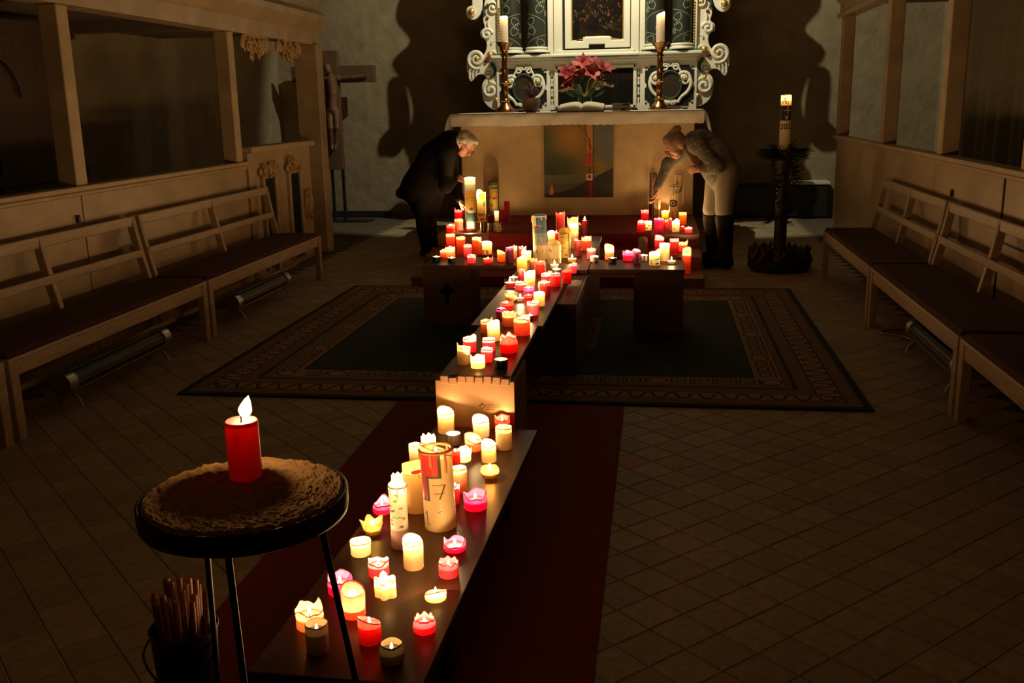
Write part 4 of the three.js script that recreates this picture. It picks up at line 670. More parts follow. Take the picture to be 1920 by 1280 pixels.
// drawings on decorated candles; u = 0.5 faces the picture
const deco = (base, draw, w = 256, h = 256) => canvasTex(w, h, (c) => { c.fillStyle = base; c.fillRect(0, 0, w, h); c.lineCap = 'round'; draw(c, w, h); });
const D = {
  seven: deco('#efd49a', (c, w, h) => { c.fillStyle = '#4a3a10'; c.fillRect(78, h * 0.02, 12 + 58, h * 0.29); c.fillRect(78, h * 0.02, 36, h * 0.58); c.fillStyle = '#c41c12'; c.fillRect(70, h * 0.02, 70, h * 0.26); c.fillRect(76, h * 0.02, 30, h * 0.56); c.strokeStyle = '#5a3c14'; c.lineWidth = 4; c.beginPath(); c.moveTo(124, h * 0.39); c.lineTo(156, h * 0.395); c.lineTo(140, h * 0.57); c.moveTo(128, h * 0.5); c.lineTo(152, h * 0.5); c.stroke(); c.lineWidth = 3; c.beginPath(); c.moveTo(92, h * 0.78); c.lineTo(100, h * 0.74); c.lineTo(102, h * 0.9); c.lineTo(110, h * 0.9); c.moveTo(134, h * 0.74); c.lineTo(142, h * 0.725); c.stroke(); }, 256, 512),
  heart: deco('#eec988', (c, w, h) => { c.fillStyle = '#b01612'; c.beginPath(); c.ellipse(142, h * 0.14, 17, 22, 0.5, 0, 7); c.ellipse(168, h * 0.13, 15, 20, -0.3, 0, 7); c.fill(); c.strokeStyle = '#8a6a20'; c.lineWidth = 3; c.beginPath(); c.moveTo(146, h * 0.2); c.quadraticCurveTo(150, h * 0.3, 176, h * 0.32); c.stroke(); }, 256, 512),
  garland: deco('#f1e6cf', (c, w, h) => { c.lineWidth = 5; for (const [x, y, col] of [[92, 0.3, '#c4301c'], [150, 0.32, '#c85a1c'], [98, 0.52, '#b02818'], [164, 0.5, '#c4301c'], [124, 0.2, '#2f7a2a'], [128, 0.1, '#2f7a2a'], [100, 0.58, '#c4301c'], [150, 0.62, '#4a3a6a']]) { c.strokeStyle = col; for (let k = 0; k < 5; k++) { c.beginPath(); c.moveTo(x, h * y); c.lineTo(x + 11 * Math.cos(k * 1.3), h * y + 11 * Math.sin(k * 1.3)); c.stroke(); } } c.fillStyle = '#2c5a24'; c.beginPath(); c.ellipse(96, h * 0.37, 14, 7, 0.6, 0, 7); c.ellipse(112, h * 0.36, 12, 6, -0.6, 0, 7); c.fill(); c.strokeStyle = '#3d8a34'; c.lineWidth = 4; for (let i = 0; i < 6; i++) { c.beginPath(); c.moveTo(108 + i * 10, h * 0.475); c.quadraticCurveTo(112 + i * 10, h * (0.43 + 0.02 * (i % 3)), 117 + i * 10, h * 0.475); c.stroke(); } c.fillStyle = '#b98f86'; c.fillRect(0, h * 0.68, w, h); }, 256, 512),
  blue: deco('#e8cf94', (c, w, h) => { c.fillStyle = '#2c5f7c'; c.fillRect(100, 0, 110, h * 0.66); c.fillStyle = '#6d8288'; c.fillRect(100, h * 0.38, 110, h * 0.28); c.fillStyle = '#cfc23a'; c.fillRect(78, 0, 22, h * 0.14); c.fillStyle = '#f0b020'; c.fillRect(70, h * 0.16, 30, h * 0.2); c.fillStyle = '#c4401c'; c.fillRect(76, h * 0.24, 16, 20); c.fillStyle = '#8c2a1c'; c.beginPath(); c.ellipse(122, h * 0.27, 22, 18, 0, 0, 7); c.fill(); c.strokeStyle = '#d8ccb0'; c.lineWidth = 5; c.beginPath(); c.arc(120, h * 0.24, 22, 3.3, 6.1); c.stroke(); c.fillStyle = '#1e4a2a'; c.beginPath(); c.ellipse(152, h * 0.27, 12, 9, 0, 0, 7); c.fill(); c.lineWidth = 3; c.strokeStyle = '#cfd0b8'; c.beginPath(); c.moveTo(130, h * 0.5); c.lineTo(142, h * 0.48); c.lineTo(146, h * 0.58); c.stroke(); c.fillStyle = '#c88a4a'; for (let i = 0; i < 5; i++) c.fillRect(122 + i * 11, h * 0.605, 6, 16); c.strokeStyle = '#4a3012'; c.lineWidth = 4; c.beginPath(); c.moveTo(110, h * 0.76); c.lineTo(116, h * 0.86); c.moveTo(150, h * 0.74); c.lineTo(148, h * 0.84); c.stroke(); c.fillStyle = '#b03018'; c.beginPath(); c.arc(84, h * 0.76, 10, 0, 7); c.fill(); c.fillStyle = '#d8b83a'; c.fillRect(80, h * 0.4, 18, h * 0.3); }, 256, 512),
  tree: deco('#ecc95a', (c, w, h) => { c.strokeStyle = '#2c1c0c'; c.lineWidth = 8; c.beginPath(); c.moveTo(168, h); c.lineTo(160, h * 0.1); c.stroke(); c.lineWidth = 5; for (const [x, y] of [[84, 0.12], [92, 0.24], [110, 0.2], [100, 0.05], [140, 0.06], [120, 0.32]]) { c.beginPath(); c.moveTo(160, h * (y + 0.04)); c.quadraticCurveTo(130, h * (y - 0.02), x, h * y); c.stroke(); } c.lineWidth = 3; for (const [x, y] of [[120, 0.42], [132, 0.62], [110, 0.75], [140, 0.88]]) for (let k = 0; k < 3; k++) { c.beginPath(); c.moveTo(x - 10 * Math.cos(k), h * y - 10 * Math.sin(k)); c.lineTo(x + 10 * Math.cos(k), h * y + 10 * Math.sin(k)); c.stroke(); } c.strokeStyle = '#b05a30'; c.lineWidth = 6; c.beginPath(); c.moveTo(180, h); c.lineTo(176, h * 0.2); c.stroke(); }, 256, 384),
  year: deco('#eed9a4', (c, w, h) => { c.strokeStyle = '#7a6a3a'; c.lineWidth = 3; c.beginPath(); c.moveTo(128, 0); c.lineTo(132, h * 0.7); c.stroke(); c.fillStyle = '#6b6436'; c.font = 'bold 62px serif'; c.fillText('A', 78, h * 0.36); c.font = '54px serif'; c.fillText('2006', 84, h * 0.86); }),
  meadow: deco('#d8d4c0', (c, w, h) => { c.fillStyle = '#f3e6b8'; c.fillRect(0, 0, w, h * 0.12); c.fillStyle = '#a7acb0'; c.fillRect(0, h * 0.12, w, h * 0.2); c.fillStyle = '#c88f2e'; c.beginPath(); c.ellipse(140, h * 0.42, 52, h * 0.2, 0, 0, 7); c.fill(); c.fillStyle = '#d8a838'; c.beginPath(); c.ellipse(132, h * 0.5, 34, h * 0.13, 0, 0, 7); c.fill(); c.strokeStyle = '#5c3c14'; c.lineWidth = 3; for (const y of [0.4, 0.44]) { c.beginPath(); c.moveTo(88, h * y); c.lineTo(190, h * (y - 0.03)); c.stroke(); } c.fillStyle = '#134a3c'; c.fillRect(0, h * 0.66, w, h); c.fillStyle = '#134a3c'; c.beginPath(); c.moveTo(60, h * 0.5); c.quadraticCurveTo(100, h * 0.68, 160, h * 0.68); c.lineTo(60, h * 0.7); c.fill(); c.fillStyle = '#5a3a4a'; c.beginPath(); c.ellipse(140, h * 0.58, 14, 12, 0, 0, 7); c.fill(); c.fillStyle = '#b9a48a'; c.fillRect(0, h * 0.82, w, h); }, 256, 512),
  arc: deco('#ecd9a8', (c, w, h) => { c.fillStyle = '#d88a1c'; c.beginPath(); c.ellipse(148, h * 0.12, 34, h * 0.1, 0, 0, 7); c.fill(); c.fillStyle = '#3c9a86'; c.beginPath(); c.moveTo(176, h * 0.22); c.quadraticCurveTo(176, h * 0.45, 158, h * 0.46); c.quadraticCurveTo(136, h * 0.38, 176, h * 0.22); c.fill(); c.fillStyle = '#b0661c'; c.beginPath(); c.arc(128, h * 0.68, 40, 0, 3.14); c.fill(); c.fillStyle = '#c03a1c'; c.fillRect(84, h * 0.84, 18, 34); c.fillStyle = '#8c3a1c'; c.beginPath(); c.ellipse(140, h * 0.88, 22, 12, 0, 0, 7); c.fill(); }, 256, 384),
  rings: deco('#d0bd4a', (c, w, h) => { c.fillStyle = '#6a6a22'; c.fillRect(0, 0, w, h * 0.1); c.fillStyle = '#3f6a64'; c.fillRect(110, h * 0.14, 80, 30); c.strokeStyle = '#d89018'; c.lineWidth = 14; c.beginPath(); c.arc(146, h * 0.33, 32, 0, 7); c.stroke(); c.fillStyle = '#b83418'; c.fillRect(84, h * 0.38, 26, 40); c.fillRect(120, h * 0.42, 50, 32); c.strokeStyle = '#8c4418'; c.lineWidth = 5; for (let k = 0; k < 4; k++) { c.beginPath(); c.arc(112 + 10 * (k % 2), h * (0.62 + 0.05 * Math.floor(k / 2)), 9, 0, 7); c.stroke(); } }, 256, 512),
  seal: deco('#e6cfa0', (c, w, h) => { c.strokeStyle = '#3a2412'; c.lineWidth = 7; c.beginPath(); c.moveTo(70, h * 0.04); c.lineTo(190, h * 0.05); c.moveTo(124, 0); c.lineTo(124, h * 0.3); c.stroke(); c.beginPath(); c.arc(160, h * 0.2, 18, 0.6, 5.2); c.stroke(); c.fillStyle = '#15161c'; c.beginPath(); c.arc(118, h * 0.55, 44, 0, 7); c.fill(); c.fillStyle = '#d8c69a'; for (let k = 0; k < 6; k++) { c.beginPath(); c.arc(118 + 20 * Math.cos(k), h * 0.55 + 20 * Math.sin(k), 8, 0, 7); c.fill(); } c.strokeStyle = '#a02418'; c.lineWidth = 6; c.beginPath(); c.moveTo(120, h * 0.8); c.lineTo(120, h); c.moveTo(160, h * 0.78); c.lineTo(156, h); c.stroke(); }, 256, 384),
  ribbon: deco('#d9c090', (c, w, h) => { c.strokeStyle = '#8a1c18'; c.lineWidth = 9; c.beginPath(); c.moveTo(110, 0); c.lineTo(120, h * 0.4); c.stroke(); c.strokeStyle = '#22302a'; c.lineWidth = 14; c.beginPath(); c.moveTo(186, 0); c.quadraticCurveTo(170, h * 0.3, 140, h * 0.4); c.stroke(); c.fillStyle = '#5a2a18'; c.fillRect(186, 0, 60, h); }),
  bronze: deco('#5a3018', (c, w, h) => { c.strokeStyle = '#c89a58'; c.lineWidth = 7; c.beginPath(); c.moveTo(110, 0); c.lineTo(118, h * 0.3); c.lineTo(150, h * 0.1); c.moveTo(118, h * 0.3); c.lineTo(124, h); c.stroke(); c.strokeStyle = '#d8b888'; c.lineWidth = 4; c.beginPath(); c.moveTo(152, h * 0.5); c.lineTo(148, h); c.stroke(); c.fillStyle = '#2a140c'; c.fillRect(60, 0, 30, h); }),
  letter: deco('#f0dcae', (c, w, h) => { c.fillStyle = '#a83018'; c.font = 'bold 120px serif'; c.fillText('B', 74, h * 0.92); }),
  bird: deco('#f2e6c4', (c, w, h) => { c.fillStyle = '#0f7a3c'; c.beginPath(); c.moveTo(110, h * 0.55); c.quadraticCurveTo(150, h * 0.5, 190, h * 0.2); c.quadraticCurveTo(200, h * 0.5, 160, h * 0.56); c.fill(); c.fillStyle = '#141414'; c.fillRect(136, h * 0.78, 34, 34); c.fillStyle = '#3aa2b0'; c.beginPath(); c.ellipse(150, h * 0.68, 14, 8, -0.5, 0, 7); c.fill(); c.strokeStyle = '#3a2a12'; c.lineWidth = 5; c.beginPath(); c.moveTo(100, h * 0.7); c.lineTo(112, h * 0.9); c.lineTo(90, h * 0.84); c.stroke(); c.fillStyle = '#d8884a'; c.beginPath(); c.ellipse(96, h * 0.6, 20, 8, 0, 0, 7); c.fill(); }),
  spots: deco('#f0dcb0', (c, w, h) => { for (const [x, y, r, col] of [[96, 0.3, 12, '#3a2a1a'], [140, 0.4, 15, '#8c2a18'], [110, 0.7, 16, '#a03018'], [160, 0.75, 10, '#2a2418'], [128, 0.2, 8, '#c88a2a']]) { c.fillStyle = col; c.beginPath(); c.ellipse(x, h * y, r, r * 1.4, 0.4, 0, 7); c.fill(); } }),
  leaves: deco('#f0deb8', (c, w, h) => { c.fillStyle = '#1d160e'; for (const [x, y, a] of [[100, 0.62, 0.5], [112, 0.72, -0.7], [150, 0.5, 1.2], [158, 0.66, 0.2], [128, 0.42, -0.4]]) { c.beginPath(); c.ellipse(x, h * y, 18, 6, a, 0, 7); c.fill(); } }),
  jar: deco('#4a2a1a', (c, w, h) => { for (let i = 0; i < 22; i++) { c.fillStyle = ['#8a2a1c', '#c8a06a', '#2a3a2a', '#6a4a2a'][i % 4]; c.beginPath(); c.ellipse(rnd() * w, rnd() * h, 8 + rnd() * 10, 6 + rnd() * 12, rnd() * 3, 0, 7); c.fill(); } }),
  zig: deco('#3a1410', (c, w, h) => { c.strokeStyle = '#d8b04a'; c.lineWidth = 7; c.beginPath(); for (let i = 0; i < 9; i++) c.lineTo(150 + (i % 2 ? 18 : -18), i * h / 8); c.stroke(); }),
};
// --- low wide plank
candle(574, 1186, 1121, 52, 'F', 'peach', 1, { rim: 'broken' }, 'peach candle with broken dripping rim behind the tan cup, at the plank end');
candle(590, 1230, 1160, 43, 'F', 'tan', 0.18, { rim: 'flat', clean: 1, well: 0.025 }, 'smooth tan candle with a small flame deep inside');
candle(632, 1120, 1063, 46, 'F', 'magenta', 1, { rim: 'crown' }, 'magenta candle with torn rim behind the leg of the sand stand');
candle(658, 1163, 1089, 45, 'F', 'salmon', 1, { rim: 'arch', s: 1.2, well: 0.05 }, 'peach to red candle with one high petal of wax');
candle(689, 1212, 1146, 43, 'F', 'red', 0.8, { rim: 'slant' }, 'dark red pillar with pale melted top beside the olive cup');
candle(730, 1250, 1196, 46, 'F', 'khaki', 0.16, { rim: 'flat', ball: 1, clean: 1, well: 0.022 }, 'olive cup-shaped candle at the end of the wide plank');
candle(792, 1193, 1146, 42, 'F', 'crimson', 1, { rim: 'jag', ball: 1 }, 'round crimson-pink candle alone near the plank end');
candle(813, 1131, 1093, 41, 'F', 'cream', 1, { rim: 'slant' }, 'short cream candle with a fallen black wick on its rim');
candle(720, 1125, 1072, 38, 'F', 'cream', 1, { rim: 'broken', star: 1 }, 'star-shaped cream candle with one tall spike');
candle(706, 1086, 1040, 39, 'F', 'pink', 1, { rim: 'wavy' }, 'short pink candle behind the star-shaped one');
candle(672, 1046, 1006, 38, 'F', 'ivory', 1, { rim: 'flat', flare: 0.05, clean: 1, well: 0.012 }, 'short smooth ivory candle beside the gold flower glass');
candle(772, 1071, 1000, 38, 'F', 'cream', 1, { rim: 'arch' }, 'tall cream pillar before the candle marked 7');
candle(849, 1038, 998, 42, 'F', 'magenta', 1, { rim: 'crown' }, 'squat magenta candle with two horns before the candle marked 7');
candle(838, 1086, 1042, 37, 'F', 'crimson', 1, { rim: 'jag' }, 'short crimson candle with ragged rim between cream and magenta ones');
candle(694, 1010, 968, 42, 'F', 'yellow', 0.5, { kind: 'glass', flower: 1, glass: 'goldglass', fill: 0.4 }, 'gold glass votive shaped like a flower');
candle(747, 1031, 900, 33, 'F', 'ivory', 0.5, { rim: 'broken', map: D.garland, drip: 'ivory', well: 0.02, s: 2 }, 'slim tall candle with painted flowers and green handwriting');
candle(713, 967, 926, 34, 'F', 'magenta', 1, { rim: 'petal', ball: 1, s: 3 }, 'round magenta candle beside the hand-painted slim one');
candle(744, 926, 885, 24, 'F', 'white', 1, { rim: 'jag' }, 'small white candle hidden behind the hand-painted slim one');
candle(777, 964, 846, 50, 'F', 'cream', 0.6, { rim: 'slant', map: D.heart, well: 0.035, clean: 1 }, 'thick cream candle with red heart beside the one marked 7');
candle(821, 998, 823, 60, 'F', 'cream', 0.5, { rim: 'slant', map: D.seven, well: 0.02, drip: 'orange', clean: 1, lean: 0.03 }, 'tallest thick cream candle with red cross and number 7');
candle(777, 872, 829, 24, 'F', 'ivory', 1, { rim: 'flat' }, 'small ivory candle behind the one with the heart');
candle(801, 846, 811, 28, 'F', 'white', 1, { rim: 'jag' }, 'small white candle with jagged rim behind the one marked 7');
candle(834, 814, 760, 31, 'F', 'cream', 1.2, { rim: 'arch' }, 'tall cream pillar before the emblem box, farthest from the print');
candle(848, 837, 808, 27, 'F', 'white', 1, { kind: 'tea' }, 'ribbed metal tealight behind the candle marked 7');
candle(900, 822, 775, 31, 'F', 'ivory', 1.2, { rim: 'arch', s: 2 }, 'tall ivory pillar with bent rim before the printed emblem');
candle(943, 808, 767, 28, 'F', 'red', 1, { rim: 'crown' }, 'red candle under the printed emblem');
candle(943, 845, 795, 31, 'F', 'beige', 0.6, { rim: 'flat', clean: 1, well: 0.02 }, 'smooth beige pillar with hollow top before the red one under the emblem');
candle(885, 848, 809, 32, 'F', 'peach', 1, { rim: 'slant' }, 'short pinkish-brown candle beside the ribbed tealight');
candle(915, 869, 822, 28, 'F', 'cream', 1, { rim: 'arch', s: 1 }, 'slim cream pillar behind the amber glass bowl');
candle(866, 868, 833, 30, 'F', 'white', 1, { rim: 'broken', flare: 0.12 }, 'low white candle with broken flaring rim');
candle(852, 880, 842, 20, 'F', 'red', 0.8, { rim: 'flat' }, 'small red candle wedged beside the one marked 7');
candle(916, 901, 869, 36, 'F', 'yellow', 1, { kind: 'glass', bowl: 1, glass: 'amber', fill: 0.55 }, 'round amber glass bowl with burning wax');
candle(859, 925, 872, 29, 'F', 'peach', 1, { rim: 'flat', ribs: 1, clean: 1 }, 'ribbed peach candle behind the horned magenta one');
candle(853, 946, 902, 17, 'F', 'pink', 0.8, { rim: 'petal' }, 'slim pale pink candle squeezed behind the one marked 7');
candle(888, 960, 908, 44, 'F', 'magenta', 1, { rim: 'crown', s: 2 }, 'broad magenta candle with horned pale rim below the amber bowl');
// --- raised planks: stem
candle(868, 685, 638, 25, 'M', 'beige', 0.25, { rim: 'petal', s: 5 }, 'beige candle with charred wick at the batten end');
candle(894, 692, 660, 27, 'M', 'cream', 1, { rim: 'crown' }, 'short cream candle beside the dark tealight at the batten');
candle(938, 693, 670, 25, 'M', 'white', 1, { kind: 'tea', dark: 1 }, 'dark metal tealight at the batten end of the narrow plank');
candle(912, 680, 650, 24, 'M', 'pink', 0.8, { rim: 'flat', square: 1, clean: 1, well: 0.012 }, 'small pink cube-shaped candle on the narrow plank');
candle(879, 661, 621, 25, 'M', 'pink', 1, { rim: 'petal', s: 0.9 }, 'rosy candle with one tall curled flap');
candle(915, 660, 632, 24, 'M', 'pink', 1, { rim: 'flat' }, 'round pink candle just behind the cube one');
candle(952, 664, 620, 33, 'M', 'red', 1, { rim: 'broken', ball: 1, well: 0.03 }, 'biggest red rounded candle on the narrow plank');
candle(924, 640, 599, 24, 'M', 'cream', 1, { rim: 'arch' }, 'cream pillar in the middle of the narrow plank');
candle(911, 626, 590, 23, 'M', 'brown', 0.8, { rim: 'petal', s: 1.4 }, 'brown candle with white flap behind the cream pillar');
candle(953, 613, 581, 26, 'M', 'brown', 1, { rim: 'jag' }, 'squat orange-brown candle with jagged pale rim');
candle(977, 630, 589, 31, 'M', 'salmon', 1, { rim: 'wavy' }, 'broad salmon pillar at the edge of the narrow plank');
candle(939, 596, 576, 20, 'M', 'purple', 1, { rim: 'flat', ball: 1 }, 'small violet ball candle');
candle(949, 582, 555, 25, 'M', 'red', 1, { rim: 'petal', s: 1.5 }, 'red candle with a wide flared lip above the violet ball');
candle(993, 600, 590, 11, 'M', 'white', 0.6, { kind: 'tea' }, 'tiny tealight behind the broad salmon pillar');
candle(998, 592, 561, 23, 'M', 'pink', 1, { rim: 'wavy' }, 'dusky pink pillar before the ribbed cream one');
candle(1010, 575, 546, 21, 'M', 'cream', 0.9, { rim: 'flat', ribs: 1, clean: 1 }, 'ribbed cream candle on the stem of the cross');
candle(990, 570, 552, 15, 'M', 'red', 0.7, { rim: 'flat' }, 'small red stub beside the ribbed cream candle');
candle(957, 565, 545, 22, 'M', 'brown', 0.8, { rim: 'slant' }, 'low brown candle behind the flared red one');
candle(975, 567, 546, 13, 'M', 'white', 0.7, { kind: 'glass', fill: 0.4 }, 'tiny clear glass votive beside the low brown candle');
candle(991, 554, 537, 20, 'M', 'magenta', 1, { rim: 'flat' }, 'low magenta candle on the stem before the tall bright one');
candle(1020, 556, 523, 22, 'M', 'deep', 1, { rim: 'broken', drip: 'white' }, 'dark red candle covered in white melted wax');
candle(955, 541, 520, 22, 'M', 'red', 1, { kind: 'glass', fill: 0.55 }, 'clear glass votive with red wax at the stem edge');
candle(962, 529, 518, 16, 'M', 'white', 0.7, { kind: 'tea' }, 'shiny tealight behind the glass votive with red wax');
candle(975, 545, 525, 20, 'M', 'pink', 1, { rim: 'wavy' }, 'low pink candle beside the glass votive with red wax');
candle(992, 538, 503, 21, 'M', 'cream', 1.2, { rim: 'crown' }, 'tall bright cream candle with split rim on the stem');
candle(978, 524, 505, 12, 'M', 'crimson', 0.8, { rim: 'flat' }, 'small crimson candle behind the bright split-rimmed one');
candle(978, 511, 478, 19, 'M', 'yellow', 1, { rim: 'arch' }, 'yellow pillar at the inner corner of the cross');
candle(1013, 516, 487, 18, 'M', 'red', 1, { rim: 'jag' }, 'red pillar before the cream candle dated 2006');
candle(999, 505, 485, 14, 'M', 'brown', 0.7, { rim: 'flat' }, 'small reddish-brown candle under the blue painted one');
candle(1023, 531, 505, 18, 'M', 'pink', 1, { rim: 'petal', s: 1 }, 'pale pink candle with raised lip on the stem');
candle(1041, 538, 511, 19, 'M', 'crimson', 1, { rim: 'flat' }, 'dusky crimson candle next to the tall red one at the stem edge');
candle(1062, 532, 500, 18, 'M', 'red', 1, { rim: 'slant' }, 'tall red candle at the very edge of the stem');
candle(1074, 513, 492, 14, 'M', 'pink', 1, { rim: 'wavy' }, 'small rose candle behind the tall red one at the stem edge');
candle(1043, 513, 503, 17, 'M', 'white', 0.8, { kind: 'tea' }, 'wide metal tealight before the cream candle dated 2006');
candle(1039, 505, 484, 18, 'M', 'ivory', 0.6, { kind: 'glass', fill: 0.4 }, 'clear votive with a small flame at the foot of the dated candle');
candle(1012, 488, 398, 26, 'M', 'cream', 0, { rim: 'slant', map: D.blue, drip: 'ivory', lean: 0.02, clean: 1 }, 'tall candle painted blue with yellow panels');
candle(1038, 495, 449, 26, 'M', 'cream', 0, { rim: 'arch', map: D.year, clean: 1 }, 'cream candle lettered with A and the year 2006');
candle(1058, 484, 426, 23, 'M', 'yellow', 0, { rim: 'slant', map: D.tree, clean: 1 }, 'yellow candle painted with a dark branching tree');
candle(1075, 466, 418, 18, 'M', 'cream', 1.2, { rim: 'flat', well: 0.03 }, 'bright cream pillar right behind the tree candle');
candle(1073, 449, 403, 21, 'M', 'salmon', 1, { rim: 'crown', well: 0.04 }, 'tall salmon candle at the head of the cross');
candle(1050, 446, 395, 17, 'M', 'red', 0.5, { rim: 'crown' }, 'tall red pillar between the blue candle and the head of the cross');
candle(1096, 446, 413, 9, 'M', 'deep', 1, { rim: 'flat', well: 0.004, fh: 0.035 }, 'thin dark red candle with its flame high and clear');
candle(1086, 456, 416, 11, 'M', 'deep', 0.3, { rim: 'slant', map: D.zig }, 'thin dark candle with a gold zigzag');
candle(1099, 470, 440, 18, 'M', 'salmon', 1, { rim: 'crown', s: 1 }, 'salmon candle with horned rim at the corner of the cross head');
candle(1083, 480, 446, 13, 'M', 'deep', 0.8, { rim: 'petal' }, 'slim dark red candle behind the clear glass with bright flame');
candle(1108, 486, 465, 16, 'M', 'pink', 1, { rim: 'flat' }, 'small pink candle at the root of the arm by the woman');
candle(1072, 493, 471, 18, 'M', 'yellow', 1.2, { kind: 'glass', fill: 0.35 }, 'clear glass with bright flame at the crossing');
candle(986, 488, 466, 18, 'M', 'cream', 1.2, { rim: 'broken' }, 'bright cream candle beside the blue painted one');
candle(979, 483, 460, 15, 'M', 'pink', 1, { rim: 'wavy' }, 'pale rose candle behind the yellow corner pillar');
candle(1033, 458, 432, 14, 'M', 'cream', 1.2, { rim: 'arch' }, 'bright cream stub behind the dated candle');
candle(1043, 457, 436, 8, 'M', 'crimson', 0.8, { rim: 'flat', fh: 0.025 }, 'thin crimson candle between the dated and tree candles');
// --- arm on the box with the hole
candle(939, 491, 468, 15, 'M', 'orange', 1, { rim: 'slant' }, 'orange candle beside the dark purple one');
candle(955, 494, 463, 15, 'M', 'purple', 1, { rim: 'flat' }, 'dark purple pillar beside the orange one');
candle(964, 486, 461, 11, 'M', 'peach', 1, { rim: 'flat' }, 'peach candle peeping out behind the dark purple one');
candle(914, 494, 476, 19, 'M', 'red', 1, { rim: 'petal', s: 1.6, well: 0.012 }, 'low red candle with slanting pale top');
candle(883, 494, 477, 16, 'M', 'pink', 1, { rim: 'flat' }, 'low pink candle between tealight and red candle on the arm');
candle(846, 493, 482, 15, 'M', 'white', 1, { kind: 'tea', dark: 1 }, 'dark tealight on the arm before the flared cream candle');
candle(817, 491, 480, 15, 'M', 'white', 1, { kind: 'tea', dark: 1 }, 'dark tealight at the tip of the arm with the holed box');
candle(843, 484, 459, 18, 'M', 'peach', 1.1, { rim: 'crown' }, 'bright cream-orange candle with horned rim at the arm tip');
candle(830, 484, 466, 12, 'M', 'salmon', 0.4, { rim: 'arch' }, 'salmon arched stub beside the bright horned one');
candle(876, 482, 458, 15, 'M', 'pink', 1, { rim: 'flat' }, 'pink candle before the row of salmon-red pillars');
candle(912, 478, 449, 19, 'B', 'cream', 1, { rim: 'slant', map: D.letter }, 'white-topped candle with a red letter B');
candle(893, 477, 444, 17, 'B', 'salmon', 1, { rim: 'flat' }, 'salmon-red pillar next to the candle lettered B');
candle(863, 476, 443, 17, 'B', 'salmon', 1, { rim: 'flat' }, 'salmon-red pillar in the middle of the step row');
candle(844, 470, 438, 17, 'B', 'salmon', 1, { rim: 'flat' }, 'salmon-red pillar at the step end by the man');
candle(902, 455, 436, 16, 'B', 'red', 0, { rim: 'petal', flare: 0.2 }, 'unlit red bowl-shaped candle on the step');
// --- platform by the man
candle(859, 424, 388, 14, 'C', 'crimson', 1, { rim: 'petal', s: 5 }, 'crimson candle with a pointed lip by the man');
candle(859, 432, 410, 16, 'C', 'salmon', 0.7, { rim: 'flat' }, 'salmon candle below the pointed crimson one');
candle(844, 436, 417, 16, 'C', 'red', 1, { rim: 'crown' }, 'red candle at the platform corner by the man');
candle(879, 435, 424, 14, 'C', 'orange', 1.2, { kind: 'glass', fill: 0.7 }, 'small glass with a big flame before the green candle');
candle(882, 433, 333, 20, 'C', 'ivory', 1.6, { rim: 'flat', map: D.meadow, clean: 1, well: 0.02 }, 'tallest painted candle with yellow disc over green by the man');
candle(902, 418, 354, 17, 'C', 'cream', 1.8, { rim: 'petal', map: D.arc, well: 0.06 }, 'glowing painted candle with orange tip and teal leaf');
candle(925, 409, 340, 17, 'C', 'yellow', 0, { rim: 'flat', map: D.rings, clean: 1 }, 'yellow-green candle painted with rings');
candle(950, 417, 377, 11, 'C', 'red', 0, { rim: 'flat', clean: 1, well: 0.002 }, 'tall plain red unlit pillar');
candle(940, 419, 393, 11, 'C', 'red', 0, { rim: 'flat', clean: 1, well: 0.002 }, 'shorter plain red pillar next to the tall unlit one');
candle(920, 418, 402, 14, 'C', 'deep', 0, { rim: 'flat', square: 1, clean: 1, well: 0.002 }, 'dark red cube candle among the jars');
candle(931, 414, 396, 9, 'C', 'ivory', 1.2, { rim: 'flat' }, 'small ivory candle between jars and red pillars');
candle(869, 421, 384, 7, 'C', 'beige', 0, { rim: 'flat', well: 0.002 }, 'slim beige candle behind the tallest painted one');
candle(906, 436, 416, 12, 'C', 'brown', 0, { kind: 'glass', map: D.jar }, 'dark painted jar below the glowing painted candle');
candle(919, 434, 417, 11, 'C', 'brown', 0, { kind: 'glass', map: D.jar }, 'dark painted jar before the dark red cube');
candle(933, 436, 415, 13, 'C', 'peach', 0, { rim: 'crown', map: D.spots, well: 0.004 }, 'bulky patterned candle at the end of the jars');
// --- platform by the woman
candle(1209, 413, 391, 14, 'C', 'crimson', 1, { rim: 'crown' }, 'crimson horned candle below the reaching hand');
candle(1224, 406, 324, 14, 'C', 'brown', 0, { rim: 'flat', map: D.bronze, clean: 1, well: 0.003 }, 'tall bronze-brown candle under the reaching hand');
candle(1235, 404, 372, 6, 'C', 'beige', 0, { rim: 'flat', well: 0.002 }, 'slim plain candle beside the bronze-brown one');
candle(1247, 408, 392, 13, 'C', 'yellow', 1, { rim: 'crown' }, 'small yellow candle between slim and emblem candles');
candle(1263, 409, 346, 17, 'C', 'ivory', 0, { rim: 'flat', map: D.seal, clean: 1, well: 0.003 }, 'pale candle with a round black emblem');
candle(1270, 400, 323, 15, 'C', 'beige', 0, { rim: 'flat', map: D.ribbon, clean: 1, well: 0.003 }, 'tall candle with red and dark ribbons behind the emblem one');
candle(1280, 421, 398, 14, 'C', 'orange', 1, { rim: 'flat' }, 'glowing orange candle beside the emblem candle');
candle(1202, 437, 412, 15, 'C', 'crimson', 0.6, { rim: 'arch', ball: 1, s: 0 }, 'round-topped crimson candle at the platform edge');
candle(1215, 433, 413, 13, 'C', 'ivory', 1, { rim: 'jag', map: D.spots }, 'spotted pale candle at the platform edge');
candle(1235, 436, 409, 17, 'C', 'magenta', 1, { rim: 'flat', well: 0.012 }, 'magenta pillar in the middle of the platform edge');
candle(1248, 431, 410, 10, 'C', 'red', 0.4, { rim: 'petal' }, 'red candle right behind the magenta pillar');
